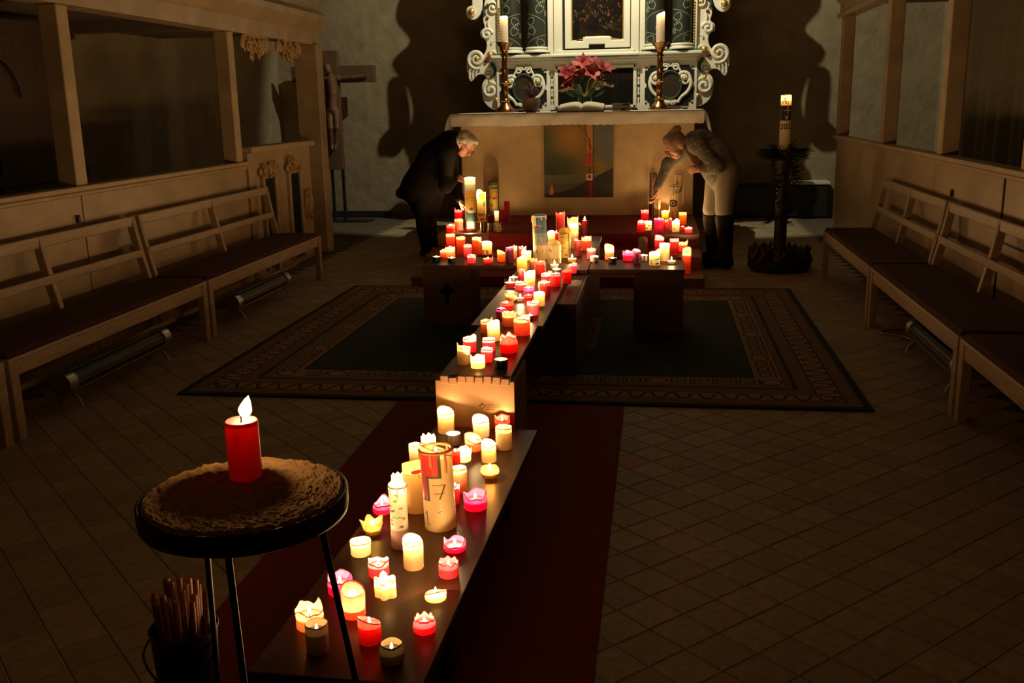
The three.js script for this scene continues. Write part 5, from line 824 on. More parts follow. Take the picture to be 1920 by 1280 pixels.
candle(1267, 435, 408, 14, 'C', 'ivory', 1, { rim: 'petal', map: D.leaves, s: 0.2 }, 'pale candle with dark painted leaves');
candle(1256.5, 436, 410, 6, 'C', 'pink', 0.3, { rim: 'flat' }, 'slim pink candle beside the one with painted leaves');
candle(1291, 437, 423, 14, 'C', 'pink', 0.5, { rim: 'crown', well: 0.01 }, 'low white-hot pink candle at the platform corner by the woman');
candle(1280, 433, 424, 8, 'C', 'deep', 0.6, { rim: 'flat' }, 'tiny dark red candle near the platform corner');
// --- step and arm by the woman
candle(1205, 477, 443, 17, 'B', 'beige', 0, { rim: 'arch', clean: 1, s: 0, well: 0.01 }, 'unlit beige pillar on the step by the woman');
candle(1236, 472, 440, 17, 'B', 'pink', 0.8, { rim: 'arch', s: 1 }, 'pink arched candle behind the jagged cream one');
candle(1264, 478, 447, 17, 'B', 'pink', 0.8, { rim: 'flat', clean: 1 }, 'smooth rosy pillar behind the crystal glass');
candle(1280, 472, 448, 15, 'B', 'salmon', 1, { rim: 'petal', flare: 0.25, s: 1.5 }, 'flaring salmon candle beside the smooth rosy pillar');
candle(1287, 513, 462, 16, 'A', 'salmon', 1, { rim: 'slant', well: 0.06 }, 'tall salmon-red candle standing on the lowest step');
candle(1246, 490, 454, 18, 'M', 'cream', 0.9, { rim: 'jag', flare: 0.08 }, 'tall jagged cream candle near the arm end');
candle(1259, 496, 475, 18, 'M', 'ivory', 0.5, { kind: 'glass', fill: 0.3 }, 'crystal glass votive at the arm end by the woman');
candle(1227, 498, 464, 20, 'M', 'ivory', 0.8, { rim: 'petal', map: D.bird, s: 0.9 }, 'pale candle painted with a green wing and black square');
candle(1208, 490, 477, 14, 'M', 'white', 1, { kind: 'tea' }, 'silver tealight beside the green-winged candle');
candle(1194, 495, 466, 14, 'M', 'purple', 1, { rim: 'arch' }, 'purple candle on the arm by the woman');
candle(1177, 489, 466, 19, 'M', 'magenta', 0.8, { rim: 'crown', s: 0.5 }, 'broad magenta candle with a cleft beside the purple one');
candle(1148, 494, 482, 16, 'M', 'white', 1, { kind: 'tea', dark: 1 }, 'dark tealight before the peach pillar');
candle(1142, 487, 456, 17, 'M', 'peach', 1, { rim: 'arch', s: 2, well: 0.04 }, 'peach pillar fading to red on the arm by the woman');
candle(1114, 492, 479, 16, 'M', 'white', 1, { kind: 'tea' }, 'pale tealight nearest the crossing of the planks');
// altar candles
for (const [s, l] of [[stickA, 'thick white candle on the candlestick beside the dried plant'], [stickB, 'thick white candle with slanting top on the candlestick by the plain oval']])
  candleAt(s.x, s.y, s.z, 0.048, s.topY - s.y, 'white', 1, { rim: s === stickB ? 'slant' : 'flat', s: 0.3, well: 0.03, clean: 1 }, l, 'altar candles');
// ---------------------------------------------------------------- figures: signed distance fields meshed with surface nets
function roundCone(p, a, b, ra, rb) {
  const bx = b.x - a.x, by = b.y - a.y, bz = b.z - a.z, px = p[0] - a.x, py = p[1] - a.y, pz = p[2] - a.z, l = bx * bx + by * by + bz * bz;
  let t = l > 0 ? (px * bx + py * by + pz * bz) / l : 0; t = t < 0 ? 0 : t > 1 ? 1 : t; const dx = px - t * bx, dy = py - t * by, dz = pz - t * bz; return Math.sqrt(dx * dx + dy * dy + dz * dz) - (ra + (rb - ra) * t);
}
function meshField(bones, cell, k = 0.03, extra = null) {   // bones: [a, b, ra, rb]
  const lo = V(1e9, 1e9, 1e9), hi = V(-1e9, -1e9, -1e9);
  for (const [a, b, ra, rb] of bones) { for (const [q, r] of [[a, ra], [b, rb]]) { lo.min(q.clone().subScalar(r)); hi.max(q.clone().addScalar(r)); } }
  lo.subScalar(cell * 2.5 + k * 0.3); hi.addScalar(cell * 2.5 + k * 0.3);
  const nx = Math.ceil((hi.x - lo.x) / cell) + 1, ny = Math.ceil((hi.y - lo.y) / cell) + 1, nz = Math.ceil((hi.z - lo.z) / cell) + 1, f = new Float32Array(nx * ny * nz), p = [0, 0, 0];
  for (let z = 0, i = 0; z < nz; z++) for (let y = 0; y < ny; y++) for (let x = 0; x < nx; x++, i++) {
    p[0] = lo.x + x * cell; p[1] = lo.y + y * cell; p[2] = lo.z + z * cell; let d = 1e9;
    for (const b of bones) { const e = roundCone(p, b[0], b[1], b[2], b[3]); const h = Math.max(k - Math.abs(d - e), 0) / k; d = Math.min(d, e) - h * h * k * 0.25; }
    f[i] = extra ? extra(p, d) : d;
  }
  const id = new Int32Array(nx * ny * nz).fill(-1), P = [], I = [], S = [1, nx, nx * ny];
  const corner = [0, 1, nx, nx + 1, nx * ny, nx * ny + 1, nx * ny + nx, nx * ny + nx + 1], edges = [[0, 1], [2, 3], [4, 5], [6, 7], [0, 2], [1, 3], [4, 6], [5, 7], [0, 4], [1, 5], [2, 6], [3, 7]];
  for (let z = 0; z < nz - 1; z++) for (let y = 0; y < ny - 1; y++) for (let x = 0; x < nx - 1; x++) {
    const o = x + y * nx + z * nx * ny; let m = 0; for (let c = 0; c < 8; c++) if (f[o + corner[c]] < 0) m |= 1 << c; if (!m || m === 255) continue;
    let sx = 0, sy = 0, sz = 0, n = 0;
    for (const [a, b] of edges) if (((m >> a) & 1) !== ((m >> b) & 1)) { const t = f[o + corner[a]] / (f[o + corner[a]] - f[o + corner[b]]); sx += (a & 1) + t * ((b & 1) - (a & 1)); sy += ((a >> 1) & 1) + t * (((b >> 1) & 1) - ((a >> 1) & 1)); sz += ((a >> 2) & 1) + t * (((b >> 2) & 1) - ((a >> 2) & 1)); n++; }
    id[o] = P.length / 3; P.push(lo.x + (x + sx / n) * cell, lo.y + (y + sy / n) * cell, lo.z + (z + sz / n) * cell);
  }
  for (let z = 1; z < nz - 1; z++) for (let y = 1; y < ny - 1; y++) for (let x = 1; x < nx - 1; x++) {
    const o = x + y * nx + z * nx * ny, s = f[o] < 0;
    for (let a = 0; a < 3; a++) if ((f[o + S[a]] < 0) !== s) { const u = S[(a + 1) % 3], v = S[(a + 2) % 3], q = [id[o], id[o - u], id[o - u - v], id[o - v]]; if (q.some((k) => k < 0)) continue; if (s) I.push(q[0], q[1], q[2], q[0], q[2], q[3]); else I.push(q[0], q[2], q[1], q[0], q[3], q[2]); }
  }
  const g = new THREE.BufferGeometry(); g.setAttribute('position', new THREE.Float32BufferAttribute(P, 3)); g.setIndex(I); g.computeVertexNormals();
  const uv = []; for (let i = 0; i < P.length; i += 3) uv.push(P[i] + P[i + 2], P[i + 1]); g.setAttribute('uv', new THREE.Float32BufferAttribute(uv, 2)); return g;
}
// a hand: wrist, the way the fingers point, the way the palm faces, the thumb's side; curl 0 flat .. 1 fist
function handBones(w, dir, palm, thumb, curl, size = 0.175) {
  const d = dir.clone().normalize(), n = palm.clone().normalize(), s = thumb.clone().normalize(), B = [], k = size / 0.18;
  const add = (o, a, b, c) => o.clone().addScaledVector(d, a * k).addScaledVector(n, b * k).addScaledVector(s, c * k);
  const c0 = add(w, 0.01, 0, 0);
  B.push([c0, add(w, 0.075, 0, 0.022), 0.022 * k, 0.016 * k], [c0, add(w, 0.08, 0, 0), 0.022 * k, 0.017 * k], [c0, add(w, 0.074, 0, -0.024), 0.021 * k, 0.015 * k]);
  [[0.03, 0.078, [0.036, 0.024, 0.02], 0.0088], [0.0105, 0.086, [0.042, 0.028, 0.022], 0.009], [-0.0095, 0.082, [0.038, 0.026, 0.021], 0.0086], [-0.029, 0.072, [0.03, 0.02, 0.018], 0.0078]].forEach(([off, base, L, r]) => {
    let p = add(w, base, 0, off), ang = curl * 0.75; for (let j = 0; j < 3; j++) { const q = add(p, L[j] * Math.cos(ang), L[j] * Math.sin(ang), 0); B.push([p, q, r * k * (1 - 0.1 * j), r * k * (0.92 - 0.1 * j)]); p = q; ang += curl * (j ? 0.8 : 1.2); }
  });
  const t0 = add(w, 0.025, 0.004, 0.024), t1 = add(w, 0.055, 0.018 + 0.012 * curl, 0.048 - 0.006 * curl), t2 = add(w, 0.085, 0.026 + 0.02 * curl, 0.05 - 0.03 * curl);
  B.push([t0, t1, 0.0125 * k, 0.0105 * k], [t1, t2, 0.0102 * k, 0.0085 * k]); return B;
}
// a head: centre of the skull, forward, up
function headBones(c, fw, up, s = 1) {
  const f = fw.clone().normalize(), u = up.clone().addScaledVector(f, -up.dot(f)).normalize(), r = new THREE.Vector3().crossVectors(f, u);
  const q = (a, b, d) => c.clone().addScaledVector(f, a * s).addScaledVector(u, b * s).addScaledVector(r, d * s), B = [];
  B.push([q(-0.03, 0.03, 0), q(0.02, 0.03, 0), 0.082 * s, 0.078 * s], [q(0.03, 0.0, 0), q(0.045, -0.07, 0), 0.062 * s, 0.04 * s], [q(0.045, -0.085, 0), q(0.065, -0.09, 0), 0.03 * s, 0.022 * s]);
  B.push([q(0.092, 0.0, 0), q(0.112, -0.034, 0), 0.01 * s, 0.014 * s], [q(0.09, -0.062, -0.018), q(0.09, -0.062, 0.018), 0.009 * s, 0.009 * s], [q(0.086, 0.02, -0.03), q(0.086, 0.02, 0.03), 0.012 * s, 0.012 * s]);
  for (const e of [-1, 1]) { B.push([q(0, -0.002, e * 0.078), q(-0.008, -0.035, e * 0.076), 0.012 * s, 0.008 * s], [q(0.06, -0.03, e * 0.035), q(0.05, -0.05, e * 0.04), 0.022 * s, 0.02 * s]); }
  return { B, q };
}
function glasses(q, s = 1) {
  const L = []; for (const e of [-1, 1]) { const P = []; for (let i = 0; i < 14; i++) { const a = i / 14 * 6.283; P.push(q(0.105, -0.005 + 0.02 * Math.sin(a), e * 0.034 + 0.026 * Math.cos(a))); } L.push(tube(P, 0.0028 * s, 28, 5, true)); L.push(tube([q(0.104, 0, e * 0.06), q(0.05, 0.006, e * 0.084), q(-0.005, 0.0, e * 0.09)], 0.0026 * s, 10, 5)); } L.push(tube([q(0.107, 0, -0.009), q(0.11, 0.004, 0), q(0.107, 0, 0.009)], 0.0026 * s, 6, 5)); return merge(L);
}
const SK = std([0.55, 0.26, 0.15], 0.55);
{ // the woman in boots, bent over the candles
  const zf = at(1350, 500, 0).z, J = (x, y, dz = 0) => atZ(x, y, zf + dz), base = at(1350, 500, 0);
  const pel = J(1357, 318), hipA = J(1346, 322, -0.08), hipB = J(1362, 322, 0.09), chest = J(1312, 272), neck = J(1292, 266), shF = J(1298, 274, -0.17), shN = J(1306, 272, 0.18);
  const footA = at(1338, 496, 0), footB = at(1360, 503, 0), ankA = V(footA.x, 0.09, footA.z), ankB = V(footB.x, 0.09, footB.z), knA = J(1334, 392, -0.06), knB = J(1358, 394, 0.1), toeA = V(footA.x - 0.17, 0.045, footA.z + 0.01), toeB = V(footB.x - 0.17, 0.045, footB.z + 0.01);
  const elF = J(1252, 306, -0.16), wrF = J(1232, 353, -0.1), elN = J(1345, 314, 0.24), wrN = J(1314, 318, 0.2);
  const headC = J(1266, 272, 0.0), fw = V(-0.72, -0.62, 0.28), up = V(-0.6, 0.72, 0.1), H = headBones(headC, fw, up, 1.0);
  const g = thing('person', 'person with hair in a bun, patterned grey sweater and pale jeans, bending to a candle', 'person', [base.x, 0, base.z]), off = base.clone().setY(0).negate();
  const put = (n, geo, m, parent = g) => mesh(n, geo.translate(off.x, off.y, off.z), m, parent);
  const handF = handBones(wrF, V(-0.22, -0.95, 0.1), V(-0.8, 0.1, 0.5), V(0.2, -0.3, 0.9), 0.45), handN = handBones(wrN, V(-0.98, 0.05, -0.05), V(0, -0.4, -0.9), V(-0.1, 0.9, 0.2), 0.95);
  const bodyB = [[pel, chest, 0.13, 0.13], [chest, neck, 0.12, 0.06], [neck, headC, 0.052, 0.05], [shF, shN, 0.07, 0.07], [hipA, knA, 0.085, 0.058], [hipB, knB, 0.085, 0.058], [knA, ankA, 0.055, 0.04], [knB, ankB, 0.055, 0.04], [ankA, toeA, 0.045, 0.032], [ankB, toeB, 0.045, 0.032], [shF, elF, 0.05, 0.038], [elF, wrF, 0.038, 0.026], [shN, elN, 0.05, 0.038], [elN, wrN, 0.038, 0.026]];
  const body = merge([meshField(bodyB, 0.016, 0.04), meshField(H.B, 0.006, 0.02), meshField(handF, 0.0035, 0.008), meshField(handN, 0.0035, 0.008)]); put('body', body, SK);
  const hem = J(1356, 326), knit = canvasTex(128, 128, (c, w, h) => { c.fillStyle = '#6b675a'; c.fillRect(0, 0, w, h); for (let i = 0; i < 26; i++) { c.fillStyle = i % 3 ? '#8f8a78' : '#4c4a40'; c.beginPath(); c.ellipse(rnd() * w, rnd() * h, 3 + rnd() * 5, 2 + rnd() * 4, rnd() * 3, 0, 7); c.fill(); } }); knit.wrapS = knit.wrapT = THREE.RepeatWrapping; knit.repeat.set(3.5, 3.5);
  put('sweater', meshField([[hem, J(1330, 288), 0.165, 0.165], [J(1330, 288), chest, 0.165, 0.15], [chest, J(1299, 268), 0.14, 0.1], [shF, shN, 0.085, 0.085], [shF, elF, 0.068, 0.054], [elF, wrF.clone().lerp(elF, 0.08), 0.054, 0.04], [shN, elN, 0.068, 0.056], [elN, wrN.clone().lerp(elN, 0.12), 0.056, 0.042], [J(1340, 292), J(1352, 318), 0.16, 0.165]], 0.014, 0.04), std([1, 1, 1], 0.95, { map: knit }));
  put('jeans', meshField([[J(1357, 326), J(1360, 332), 0.155, 0.15], [hipA, knA, 0.115, 0.08], [hipB, knB, 0.118, 0.082], [knA, J(1336, 412, -0.06), 0.075, 0.06], [knB, J(1359, 414, 0.1), 0.076, 0.062]], 0.014, 0.03), std([0.34, 0.29, 0.2], 0.9, { map: pile }));
  const boot = std([0.005, 0.0045, 0.004], 0.7, { specularIntensity: 0.3 });
  for (const [k, a, t, f] of [[knA, ankA, toeA, footA], [knB, ankB, toeB, footB]]) { const top = k.clone().lerp(a, 0.17); put('boot', meshField([[top, a, 0.09, 0.062], [a, t, 0.062, 0.046], [V(a.x + 0.03, 0.05, a.z), V(a.x, 0.05, a.z), 0.048, 0.048]], 0.012, 0.03, (p, d) => Math.max(d, -p[1] + 0.002)), boot); }
  put('scarf', meshField([[J(1296, 258, -0.08), J(1286, 268, 0.0), 0.045, 0.05], [J(1286, 268, 0), J(1294, 262, 0.1), 0.05, 0.045], [J(1290, 278, 0.08), J(1308, 300, 0.14), 0.05, 0.05], [J(1308, 300, 0.14), J(1314, 312, 0.14), 0.05, 0.03]], 0.01, 0.03), std([0.22, 0.09, 0.06], 0.95, { map: pile }));
  const hairM = std([0.32, 0.2, 0.1], 0.7, { map: grainUp }), q = H.q;
  put('hair', meshField([[q(-0.035, 0.035, 0), q(0.012, 0.05, 0), 0.092, 0.086], [q(0.03, 0.085, -0.03), q(0.03, 0.085, 0.03), 0.035, 0.035], [q(-0.05, -0.01, -0.03), q(-0.05, -0.01, 0.03), 0.066, 0.066], [q(-0.02, 0.02, -0.06), q(-0.02, 0.02, 0.06), 0.045, 0.045]], 0.007, 0.02, (p, d) => { const v = V(p[0], p[1], p[2]).sub(headC), a = v.dot(fw.clone().normalize()); return Math.max(d, a - 0.06); }), hairM);
  const bun = J(1268, 243); put('bun', meshField([[bun, bun.clone().add(V(0.012, 0.006, 0)), 0.04, 0.036], [bun.clone().add(V(-0.02, -0.01, 0.015)), bun.clone().add(V(0.01, -0.02, 0.01)), 0.026, 0.026], [q(-0.03, 0.11, 0), bun, 0.03, 0.03]], 0.006, 0.012), hairM);
  put('glasses', glasses(q), M.black);
}
{ // the man in a dark jacket
  const zf = at(806, 480, 0).z, J = (x, y, dz = 0) => atZ(x, y, zf + dz), base = at(806, 480, 0);
  const pel = J(792, 362), chest = J(832, 292), neck = J(852, 272), shN = J(838, 286, 0.2), shF = J(842, 286, -0.2), hipN = J(793, 368, 0.09), hipF = J(796, 368, -0.09);
  const fN = at(802, 482, 0), fF = at(812, 476, 0), anN = V(fN.x, 0.09, fN.z), anF = V(fF.x, 0.09, fF.z), knN = J(797, 425, 0.09), knF = J(803, 424, -0.1), toN = V(fN.x + 0.17, 0.04, fN.z + 0.02), toF = V(fF.x + 0.17, 0.04, fF.z);
  const elN = J(836, 348, 0.27), wrN = J(853, 337, 0.14), elF = J(852, 346, -0.22), wrF = J(864, 378, -0.06);
  const headC = J(872, 270, 0.02), fw = V(0.6, -0.75, 0.28), up = V(0.75, 0.62, 0.05), H = headBones(headC, fw, up, 1.04), q = H.q;
  const g = thing('person', 'white-haired person with glasses and dark jacket stooping over the candles', 'person', [base.x, 0, base.z]), off = base.clone().setY(0).negate(), put = (n, geo, m) => mesh(n, geo.translate(off.x, off.y, off.z), m, g);
  const body = merge([meshField([[pel, chest, 0.14, 0.15], [chest, neck, 0.13, 0.07], [neck, headC, 0.058, 0.055], [shN, shF, 0.075, 0.075], [hipN, knN, 0.09, 0.062], [hipF, knF, 0.09, 0.062], [knN, anN, 0.058, 0.042], [knF, anF, 0.058, 0.042], [anN, toN, 0.045, 0.032], [anF, toF, 0.045, 0.032], [shN, elN, 0.055, 0.042], [elN, wrN, 0.04, 0.028], [shF, elF, 0.055, 0.042], [elF, wrF, 0.04, 0.028]], 0.016, 0.04), meshField(H.B, 0.006, 0.02), meshField(handBones(wrN, V(0.85, 0.15, -0.3), V(0.2, -0.9, -0.2), V(0.3, 0.1, 0.95), 0.7, 0.19), 0.0035, 0.008), meshField(handBones(wrF, V(0.3, -0.9, 0.1), V(0.7, 0.1, 0.5), V(0.3, 0.2, 0.8), 0.5, 0.19), 0.0035, 0.008)]); put('body', body, SK);
  const jm = std([0.008, 0.007, 0.0065], 0.95, { specularIntensity: 0.15 });
  put('jacket', meshField([[J(838, 275), J(820, 300), 0.15, 0.2], [J(820, 300), J(790, 352), 0.2, 0.22], [J(790, 352), J(752, 362), 0.2, 0.06], [J(800, 350), J(800, 378), 0.2, 0.17], [J(845, 262), J(852, 262), 0.1, 0.085], [shN, shF, 0.1, 0.1], [shN, elN, 0.082, 0.07], [elN, wrN.clone().lerp(elN, 0.15), 0.068, 0.05], [shF, elF, 0.082, 0.07], [elF, wrF.clone().lerp(elF, 0.15), 0.068, 0.05]], 0.015, 0.05), jm);
  put('trousers', meshField([[J(794, 378), J(794, 385), 0.15, 0.14], [hipN, knN, 0.12, 0.09], [hipF, knF, 0.12, 0.09], [knN, V(anN.x, 0.1, anN.z), 0.088, 0.07], [knF, V(anF.x, 0.1, anF.z), 0.088, 0.07]], 0.014, 0.03), std([0.006, 0.0055, 0.006], 0.95, { specularIntensity: 0.15 }));
  for (const [a, t] of [[anN, toN], [anF, toF]]) put('shoe', meshField([[V(a.x - 0.04, 0.05, a.z), t, 0.05, 0.04], [V(a.x, 0.08, a.z), a, 0.055, 0.055]], 0.01, 0.02, (p, d) => Math.max(d, -p[1] + 0.002)), std([0.09, 0.06, 0.04], 0.6));
  put('hair', meshField([[q(-0.04, 0.035, 0), q(0.02, 0.055, 0), 0.094, 0.084], [q(0.045, 0.085, -0.03), q(0.05, 0.085, 0.03), 0.034, 0.034], [q(-0.05, -0.02, -0.03), q(-0.05, -0.02, 0.03), 0.06, 0.06], [q(-0.01, 0.02, -0.07), q(-0.01, 0.02, 0.07), 0.034, 0.034]], 0.007, 0.02, (p, d) => { const v = V(p[0], p[1], p[2]).sub(headC); return Math.max(d, v.dot(fw.clone().normalize()) - 0.075); }), std([0.62, 0.56, 0.46], 0.8, { map: grainUp }));
  put('glasses', glasses(q, 1.1), M.black);
  const ph = rbox(0.15, 0.012, 0.075, 0, 0, 0, 0.005), hp = wrN.clone().add(V(0.11, 0.0, -0.02)); ph.rotateZ(-0.35); ph.translate(hp.x, hp.y + 0.012, hp.z); single('smartphone', ph, std([0.25, 0.24, 0.22], 0.3), 'flat phone held by the stooping white-haired person', 'phone');
}
// ---------------------------------------------------------------- sand stand in front
{
  const c = at(457, 925, 0.885), R = 0.197, y = 0.885;
  const t = thing('sand_stand', 'black metal stand with a shallow round tray on thin legs', 'stand', [c.x, 0, c.z]);
  mesh('tray', lathe([[0.0001, y - 0.045], [R - 0.012, y - 0.045], [R - 0.002, y - 0.04], [R, y - 0.03], [R, y], [R - 0.006, y], [R - 0.008, y - 0.035], [0.0001, y - 0.038]], 56), M.iron, t);
  const o = V(c.x, 0, c.z);
  for (const [p, q] of [[at(603, 990, 0.842), at(668, 1280, 0.45)], [at(427, 1033, 0.842), at(458, 1283, 0.58)], [at(388, 1030, 0.72), at(402, 1200, 0.46)]]) {
    const d = q.clone().sub(p), along = (y) => p.clone().addScaledVector(d, (y - p.y) / d.y).sub(o), top = along(0.841), bot = along(0.009); top.setLength(Math.min(top.length(), Math.hypot(R * 0.93, 0.841)));
    mesh('leg', rod(top, bot, 0.0065), M.iron, t); mesh('foot', rod(bot.clone().setY(0.0085), bot.clone().setY(0.02), 0.014), M.iron, t);
  }
  // sand heaped in the tray
  const n = 110, P = [], I = [], cand = V(0, 0, 0);
  const hS = (x, z) => { const r = Math.hypot(x, z) / R; return y - 0.004 + 0.012 * fbm(x * 60 + 50, z * 60 + 50, 256, 3) + 0.008 * fbm(x * 210 + 50, z * 210 + 50, 256, 2) - (r > 0.93 ? (r - 0.93) * 0.3 : 0) - 0.012 * (1 - r); };
  for (let i = 0; i <= n; i++) for (let j = 0; j <= n * 2; j++) { const r = (R - 0.009) * Math.sqrt(i / n), a = j / (n * 2) * 2 * Math.PI, x = r * Math.cos(a), z = r * Math.sin(a); P.push(x + c.x, hS(x, z), z + c.z); }
  for (let i = 0; i < n; i++) for (let j = 0; j < n * 2; j++) { const a = i * (n * 2 + 1) + j, b = a + n * 2 + 1; I.push(a, a + 1, b, b, a + 1, b + 1); }
  const g = new THREE.BufferGeometry(); g.setAttribute('position', new THREE.Float32BufferAttribute(P, 3)); g.setIndex(I); g.computeVertexNormals();
  const uv = []; for (let i = 0; i < P.length; i += 3) uv.push(P[i] * 4, P[i + 2] * 4); g.setAttribute('uv', new THREE.Float32BufferAttribute(uv, 2));
  const sand = single('sand', g, std([0.4, 0.23, 0.09], 0.95, { map: mottle, bumpMap: roughen, bumpScale: 0.003 }), 'loose lumpy sand filling the round tray', 'sand'); sand.userData.kind = 'stuff';
  // the big red candle
  const b = at(449, 905, y - 0.004), s = pxPerM(b), r = 62 / 2 / s, H = 0.128;
  const k = thing('candle', 'smooth red pillar candle with a clear tall flame standing in the sand tray', 'candle', [b.x, y - 0.012, b.z - r]);
  mesh('wax_body', lathe([[0.0001, 0], [r * 0.98, 0], [r, 0.004], [r, H - 0.008], [r * 0.97, H - 0.003], [r * 0.9, H], [r * 0.82, H - 0.004]], 40), wax('red'), k);
  mesh('wax_pool', poolGeo(r * 0.86, {}), poolWax('red'), k, V(0, H - 0.0045, 0)); mesh('wick', wickGeo, M.wick, k, V(0, H - 0.004, 0));
  const f = mesh('flame', flameGeo(0.046, 0.0135), M.flame, k, V(0.0, H + 0.001, -0.011)); f.rotation.z = -0.1; f.rotation.x = -0.5; f.castShadow = false;
  const l = new THREE.PointLight(CANDLE, 0.7, 0, 2); l.position.set(0.0, H + 0.03, -0.029); l.castShadow = true; l.shadow.radius = 0.3; k.add(l);
}
{ // bucket of thin tapers
  const c = V(-0.80, 0, -1.62), p = at(345, 1180, 0.36); c.x = p.x; c.z = p.z;
  const t = thing('taper_bucket', 'dark bucket on the floor holding thin candles', 'bucket', [c.x, 0.009, c.z]);
  mesh('body', lathe([[0.0001, 0], [0.06, 0], [0.063, 0.004], [0.08, 0.355], [0.084, 0.36], [0.078, 0.36], [0.06, 0.01], [0.0001, 0.008]], 32), M.iron, t); mesh('handle', tube([[-0.08, 0.34, 0], [-0.086, 0.3, 0.05], [0, 0.24, 0.085], [0.086, 0.3, 0.05], [0.08, 0.34, 0]], 0.003, 24, 6), M.iron, t);
  const tm = [std([0.3, 0.1, 0.03], 0.6), std([0.24, 0.07, 0.025], 0.6), std([0.34, 0.14, 0.05], 0.6)];
  for (let i = 0; i < 20; i++) { const a = i * 2.4, r = 0.052 * Math.sqrt((i + 0.3) / 20), x = r * Math.cos(a), z = r * Math.sin(a), L = 0.42 + 0.06 * rnd(); single('taper', rod(V(c.x + x * 0.82, 0.022, c.z + z * 0.82), V(c.x + x * 1.45, 0.022 + L, c.z + z * 1.45), 0.0078, 0.0074, 8), tm[i % 3], 'thin brown-orange taper in the dark bucket', 'taper', 'tapers in the bucket'); }
}
// ---------------------------------------------------------------- the great candle with greenery
{
  const p = at(1460, 505, 0), z = p.z, x = p.x, top = atZ(1465, 178, z).y, t = thing('candle_stand', 'dark candle stand wound with greenery beside the benches', 'stand', [x, 0, z]);
  mesh('base', lathe([[0.0001, 0], [0.18, 0], [0.18, 0.03], [0.08, 0.06], [0.05, 0.12]], 28), M.iron, t); mesh('column', lathe([[0.05, 0.12], [0.06, 0.2], [0.055, 0.9], [0.08, 1.02], [0.09, 1.08], [0.0001, 1.08]], 24), M.iron, t);
  const needles = (n, fn, len) => { const L = []; for (let i = 0; i < n; i++) { const { p, d } = fn(i / n); L.push(rod(p, p.clone().addScaledVector(d, len * (0.6 + 0.8 * rnd())), 0.005, 0.001, 4)); } return merge(L); };
  const dg = std([0.012, 0.018, 0.008], 0.9), br = std([0.1, 0.04, 0.02], 0.9), rnd3 = () => V(rnd() - 0.5, rnd() - 0.3, rnd() - 0.5).normalize();
  mesh('greenery', needles(700, () => { const a = rnd() * 6.28, y = 0.45 + 0.72 * rnd(), r = 0.06 + 0.04 * Math.sin(y * 9 + a); return { p: V(r * Math.cos(a), y, r * Math.sin(a)), d: V(Math.cos(a), rnd() - 0.4, Math.sin(a)).normalize() }; }, 0.1), dg, t);
  mesh('greenery', needles(420, () => { const a = rnd() * 6.28, r = 0.1 + 0.05 * rnd(); return { p: V(r * Math.cos(a) * 0.7, 1.06 + 0.08 * rnd(), r * Math.sin(a) * 0.7), d: V(Math.cos(a), 0.3 * (rnd() - 0.5), Math.sin(a)).normalize() }; }, 0.13), dg, t);
  const w = thing('floor_wreath', 'brownish wreath of dry leaves round the foot of the candle stand', 'wreath', [x, 0, z]);
  mesh('ring', new THREE.TorusGeometry(0.24, 0.06, 10, 40).rotateX(Math.PI / 2).translate(0, 0.06, 0), dg, w);
  for (let i = 0; i < 90; i++) { const a = rnd() * 6.28, r = 0.24 + 0.09 * (rnd() - 0.5); const q = new THREE.SphereGeometry(1, 7, 5); q.scale(0.014, 0.075, 0.03); q.rotateX(rr(-0.6, 0.6)); q.rotateZ(rr(-0.7, 0.7)); q.translate(r * Math.cos(a), 0.13 + 0.06 * rnd(), r * Math.sin(a)); mesh('leaf', q, i % 3 ? br : dg, w); }
  const tex = canvasTex(256, 512, (c, W, H) => { c.fillStyle = '#efdcae'; c.fillRect(0, 0, W, H); c.fillStyle = '#14161c'; c.fillRect(0, H * 0.17, W, H * 0.25); c.strokeStyle = '#b08a4a'; c.lineWidth = 8; c.beginPath(); c.moveTo(140, H * 0.1); c.lineTo(140, H * 0.46); c.moveTo(104, H * 0.25); c.lineTo(176, H * 0.25); c.stroke(); c.fillStyle = '#c8a860'; c.beginPath(); c.moveTo(118, H * 0.33); c.lineTo(150, H * 0.36); c.lineTo(126, H * 0.41); c.fill(); c.fillStyle = '#1a140c'; c.font = 'bold 60px sans-serif'; c.fillText('202', 76, H * 0.56); c.font = '70px serif'; c.fillText('A', 86, H * 0.14); });
  const yb = 1.082; candleAt(x, yb, z, 0.048, top - yb, 'ivory', 0.8, { rim: 'flat', s: 1, map: tex, well: 0.05, clean: 1 }, 'tall marked candle with dark band and digits 202 above the greenery', null);
}
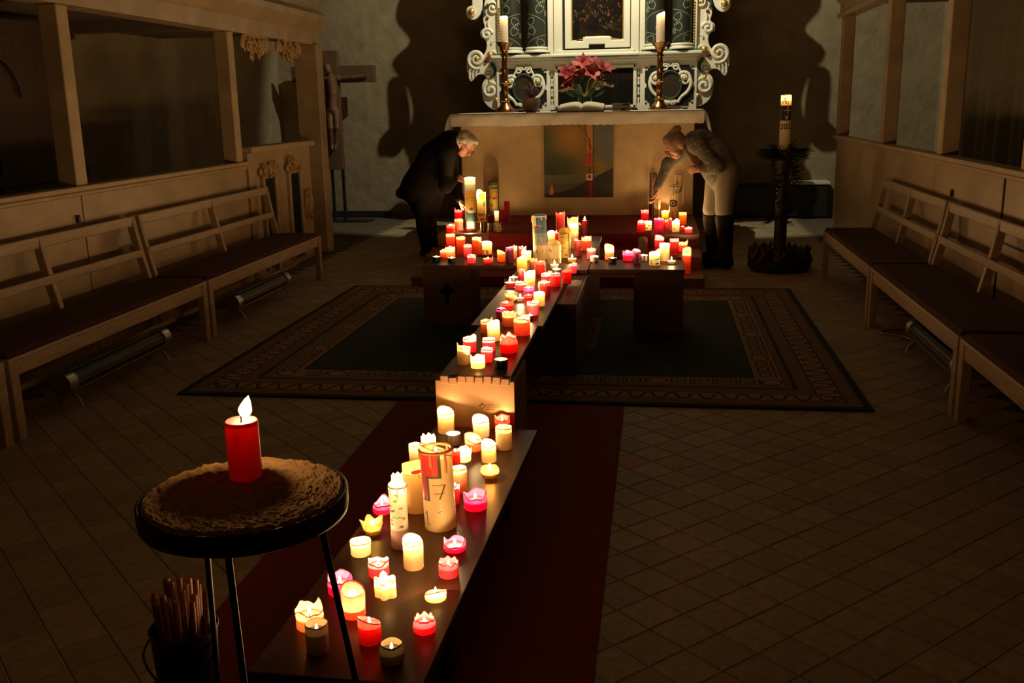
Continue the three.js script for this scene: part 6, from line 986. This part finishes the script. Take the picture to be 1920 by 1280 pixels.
// ---------------------------------------------------------------- crucifix on two metal legs
{
  const z = -13.75, P = (px, py, dz = 0) => atZ(px, py, z + dz), b = P(634, 405);
  const t = thing('crucifix', 'large wooden crucifix with carved figure on two iron legs by the pale wall', 'crucifix', [P(622, 405).x, 0, z]); const ox = t.position.x;
  const w = (P(637, 200).x - P(603, 200).x), y0 = P(630, 318).y, y1 = P(620, 95).y, cx = P(622, 200).x - ox;
  mesh('upright', rbox(w, y1 - y0, 0.09, cx, y0, 0, 0.008), M.oak, t);
  const hx0 = P(548, 140).x - ox, hx1 = P(704, 140).x - ox, hy0 = P(650, 155).y, hy1 = P(650, 123).y; mesh('crossbeam', rbox(hx1 - hx0, hy1 - hy0, 0.08, (hx0 + hx1) / 2, hy0, 0, 0.008), M.oak, t);
  for (const px of [625, 645]) { const lx = P(px, 360).x - ox; mesh('iron_leg', rbox(0.04, y0 + 0.02, 0.04, lx, 0, -0.01, 0.004), M.iron, t); } mesh('foot_plate', rbox(1.0, 0.015, 0.3, cx, 0, 0, 0.004), M.iron, t);
  const Q = (px, py, dz) => P(px, py, dz).sub(V(ox, 0, z)), d = 0.11, sL = Q(611, 146, d), sR = Q(634, 146, d), hip = Q(624, 205, d + 0.01);
  const fig = [[Q(622, 152, d), Q(624, 175, d), 0.075, 0.06], [Q(624, 175, d), hip, 0.058, 0.065], [sL, sR, 0.045, 0.045], [sR, Q(662, 144, d), 0.032, 0.026], [Q(662, 144, d), Q(690, 141, d - 0.02), 0.025, 0.018], [sL, Q(586, 146, d), 0.032, 0.026], [Q(586, 146, d), Q(560, 143, d - 0.02), 0.025, 0.018], [Q(618, 208, d), Q(620, 240, d + 0.05), 0.05, 0.036], [Q(620, 240, d + 0.05), Q(622, 272, d), 0.035, 0.022], [Q(630, 208, d), Q(632, 240, d + 0.05), 0.05, 0.036], [Q(632, 240, d + 0.05), Q(630, 272, d), 0.035, 0.022], [Q(622, 272, d), Q(623, 280, d + 0.04), 0.022, 0.016], [Q(630, 272, d), Q(629, 280, d + 0.04), 0.022, 0.016], [Q(620, 145, d), Q(616, 132, d + 0.04), 0.032, 0.03], [Q(615, 132, d + 0.05), Q(613, 126, d + 0.05), 0.05, 0.055]];
  const m = mesh('carved_figure', meshField(fig, 0.011, 0.025), M.corpus, t);
}
// low dark cupboard by the back wall
{
  const a = atZ(1378, 340, ZB + 0.32), b = atZ(1557, 340, ZB + 0.32), t = thing('low_cupboard', 'low black cupboard with a pale top edge against the back wall', 'cupboard', [(a.x + b.x) / 2, 0, ZB + 0.17]), w = b.x - a.x, h = b.y;
  mesh('body', rbox(w, h - 0.04, 0.3, 0, 0, 0, 0.006), M.black, t); const tx = atZ(1487, 340, ZB + 0.32).x - (a.x + b.x) / 2; mesh('top', rbox(w / 2 - tx, 0.04, 0.34, (w / 2 + tx) / 2, h - 0.04, 0, 0.006), M.white, t);
  for (const e of [-0.25, 0.25]) mesh('door', rbox(w * 0.46, h - 0.1, 0.014, w * e, 0.03, 0.157, 0.004), std([0.02, 0.018, 0.016], 0.5), t);
}
renderer.render(scene, camera);
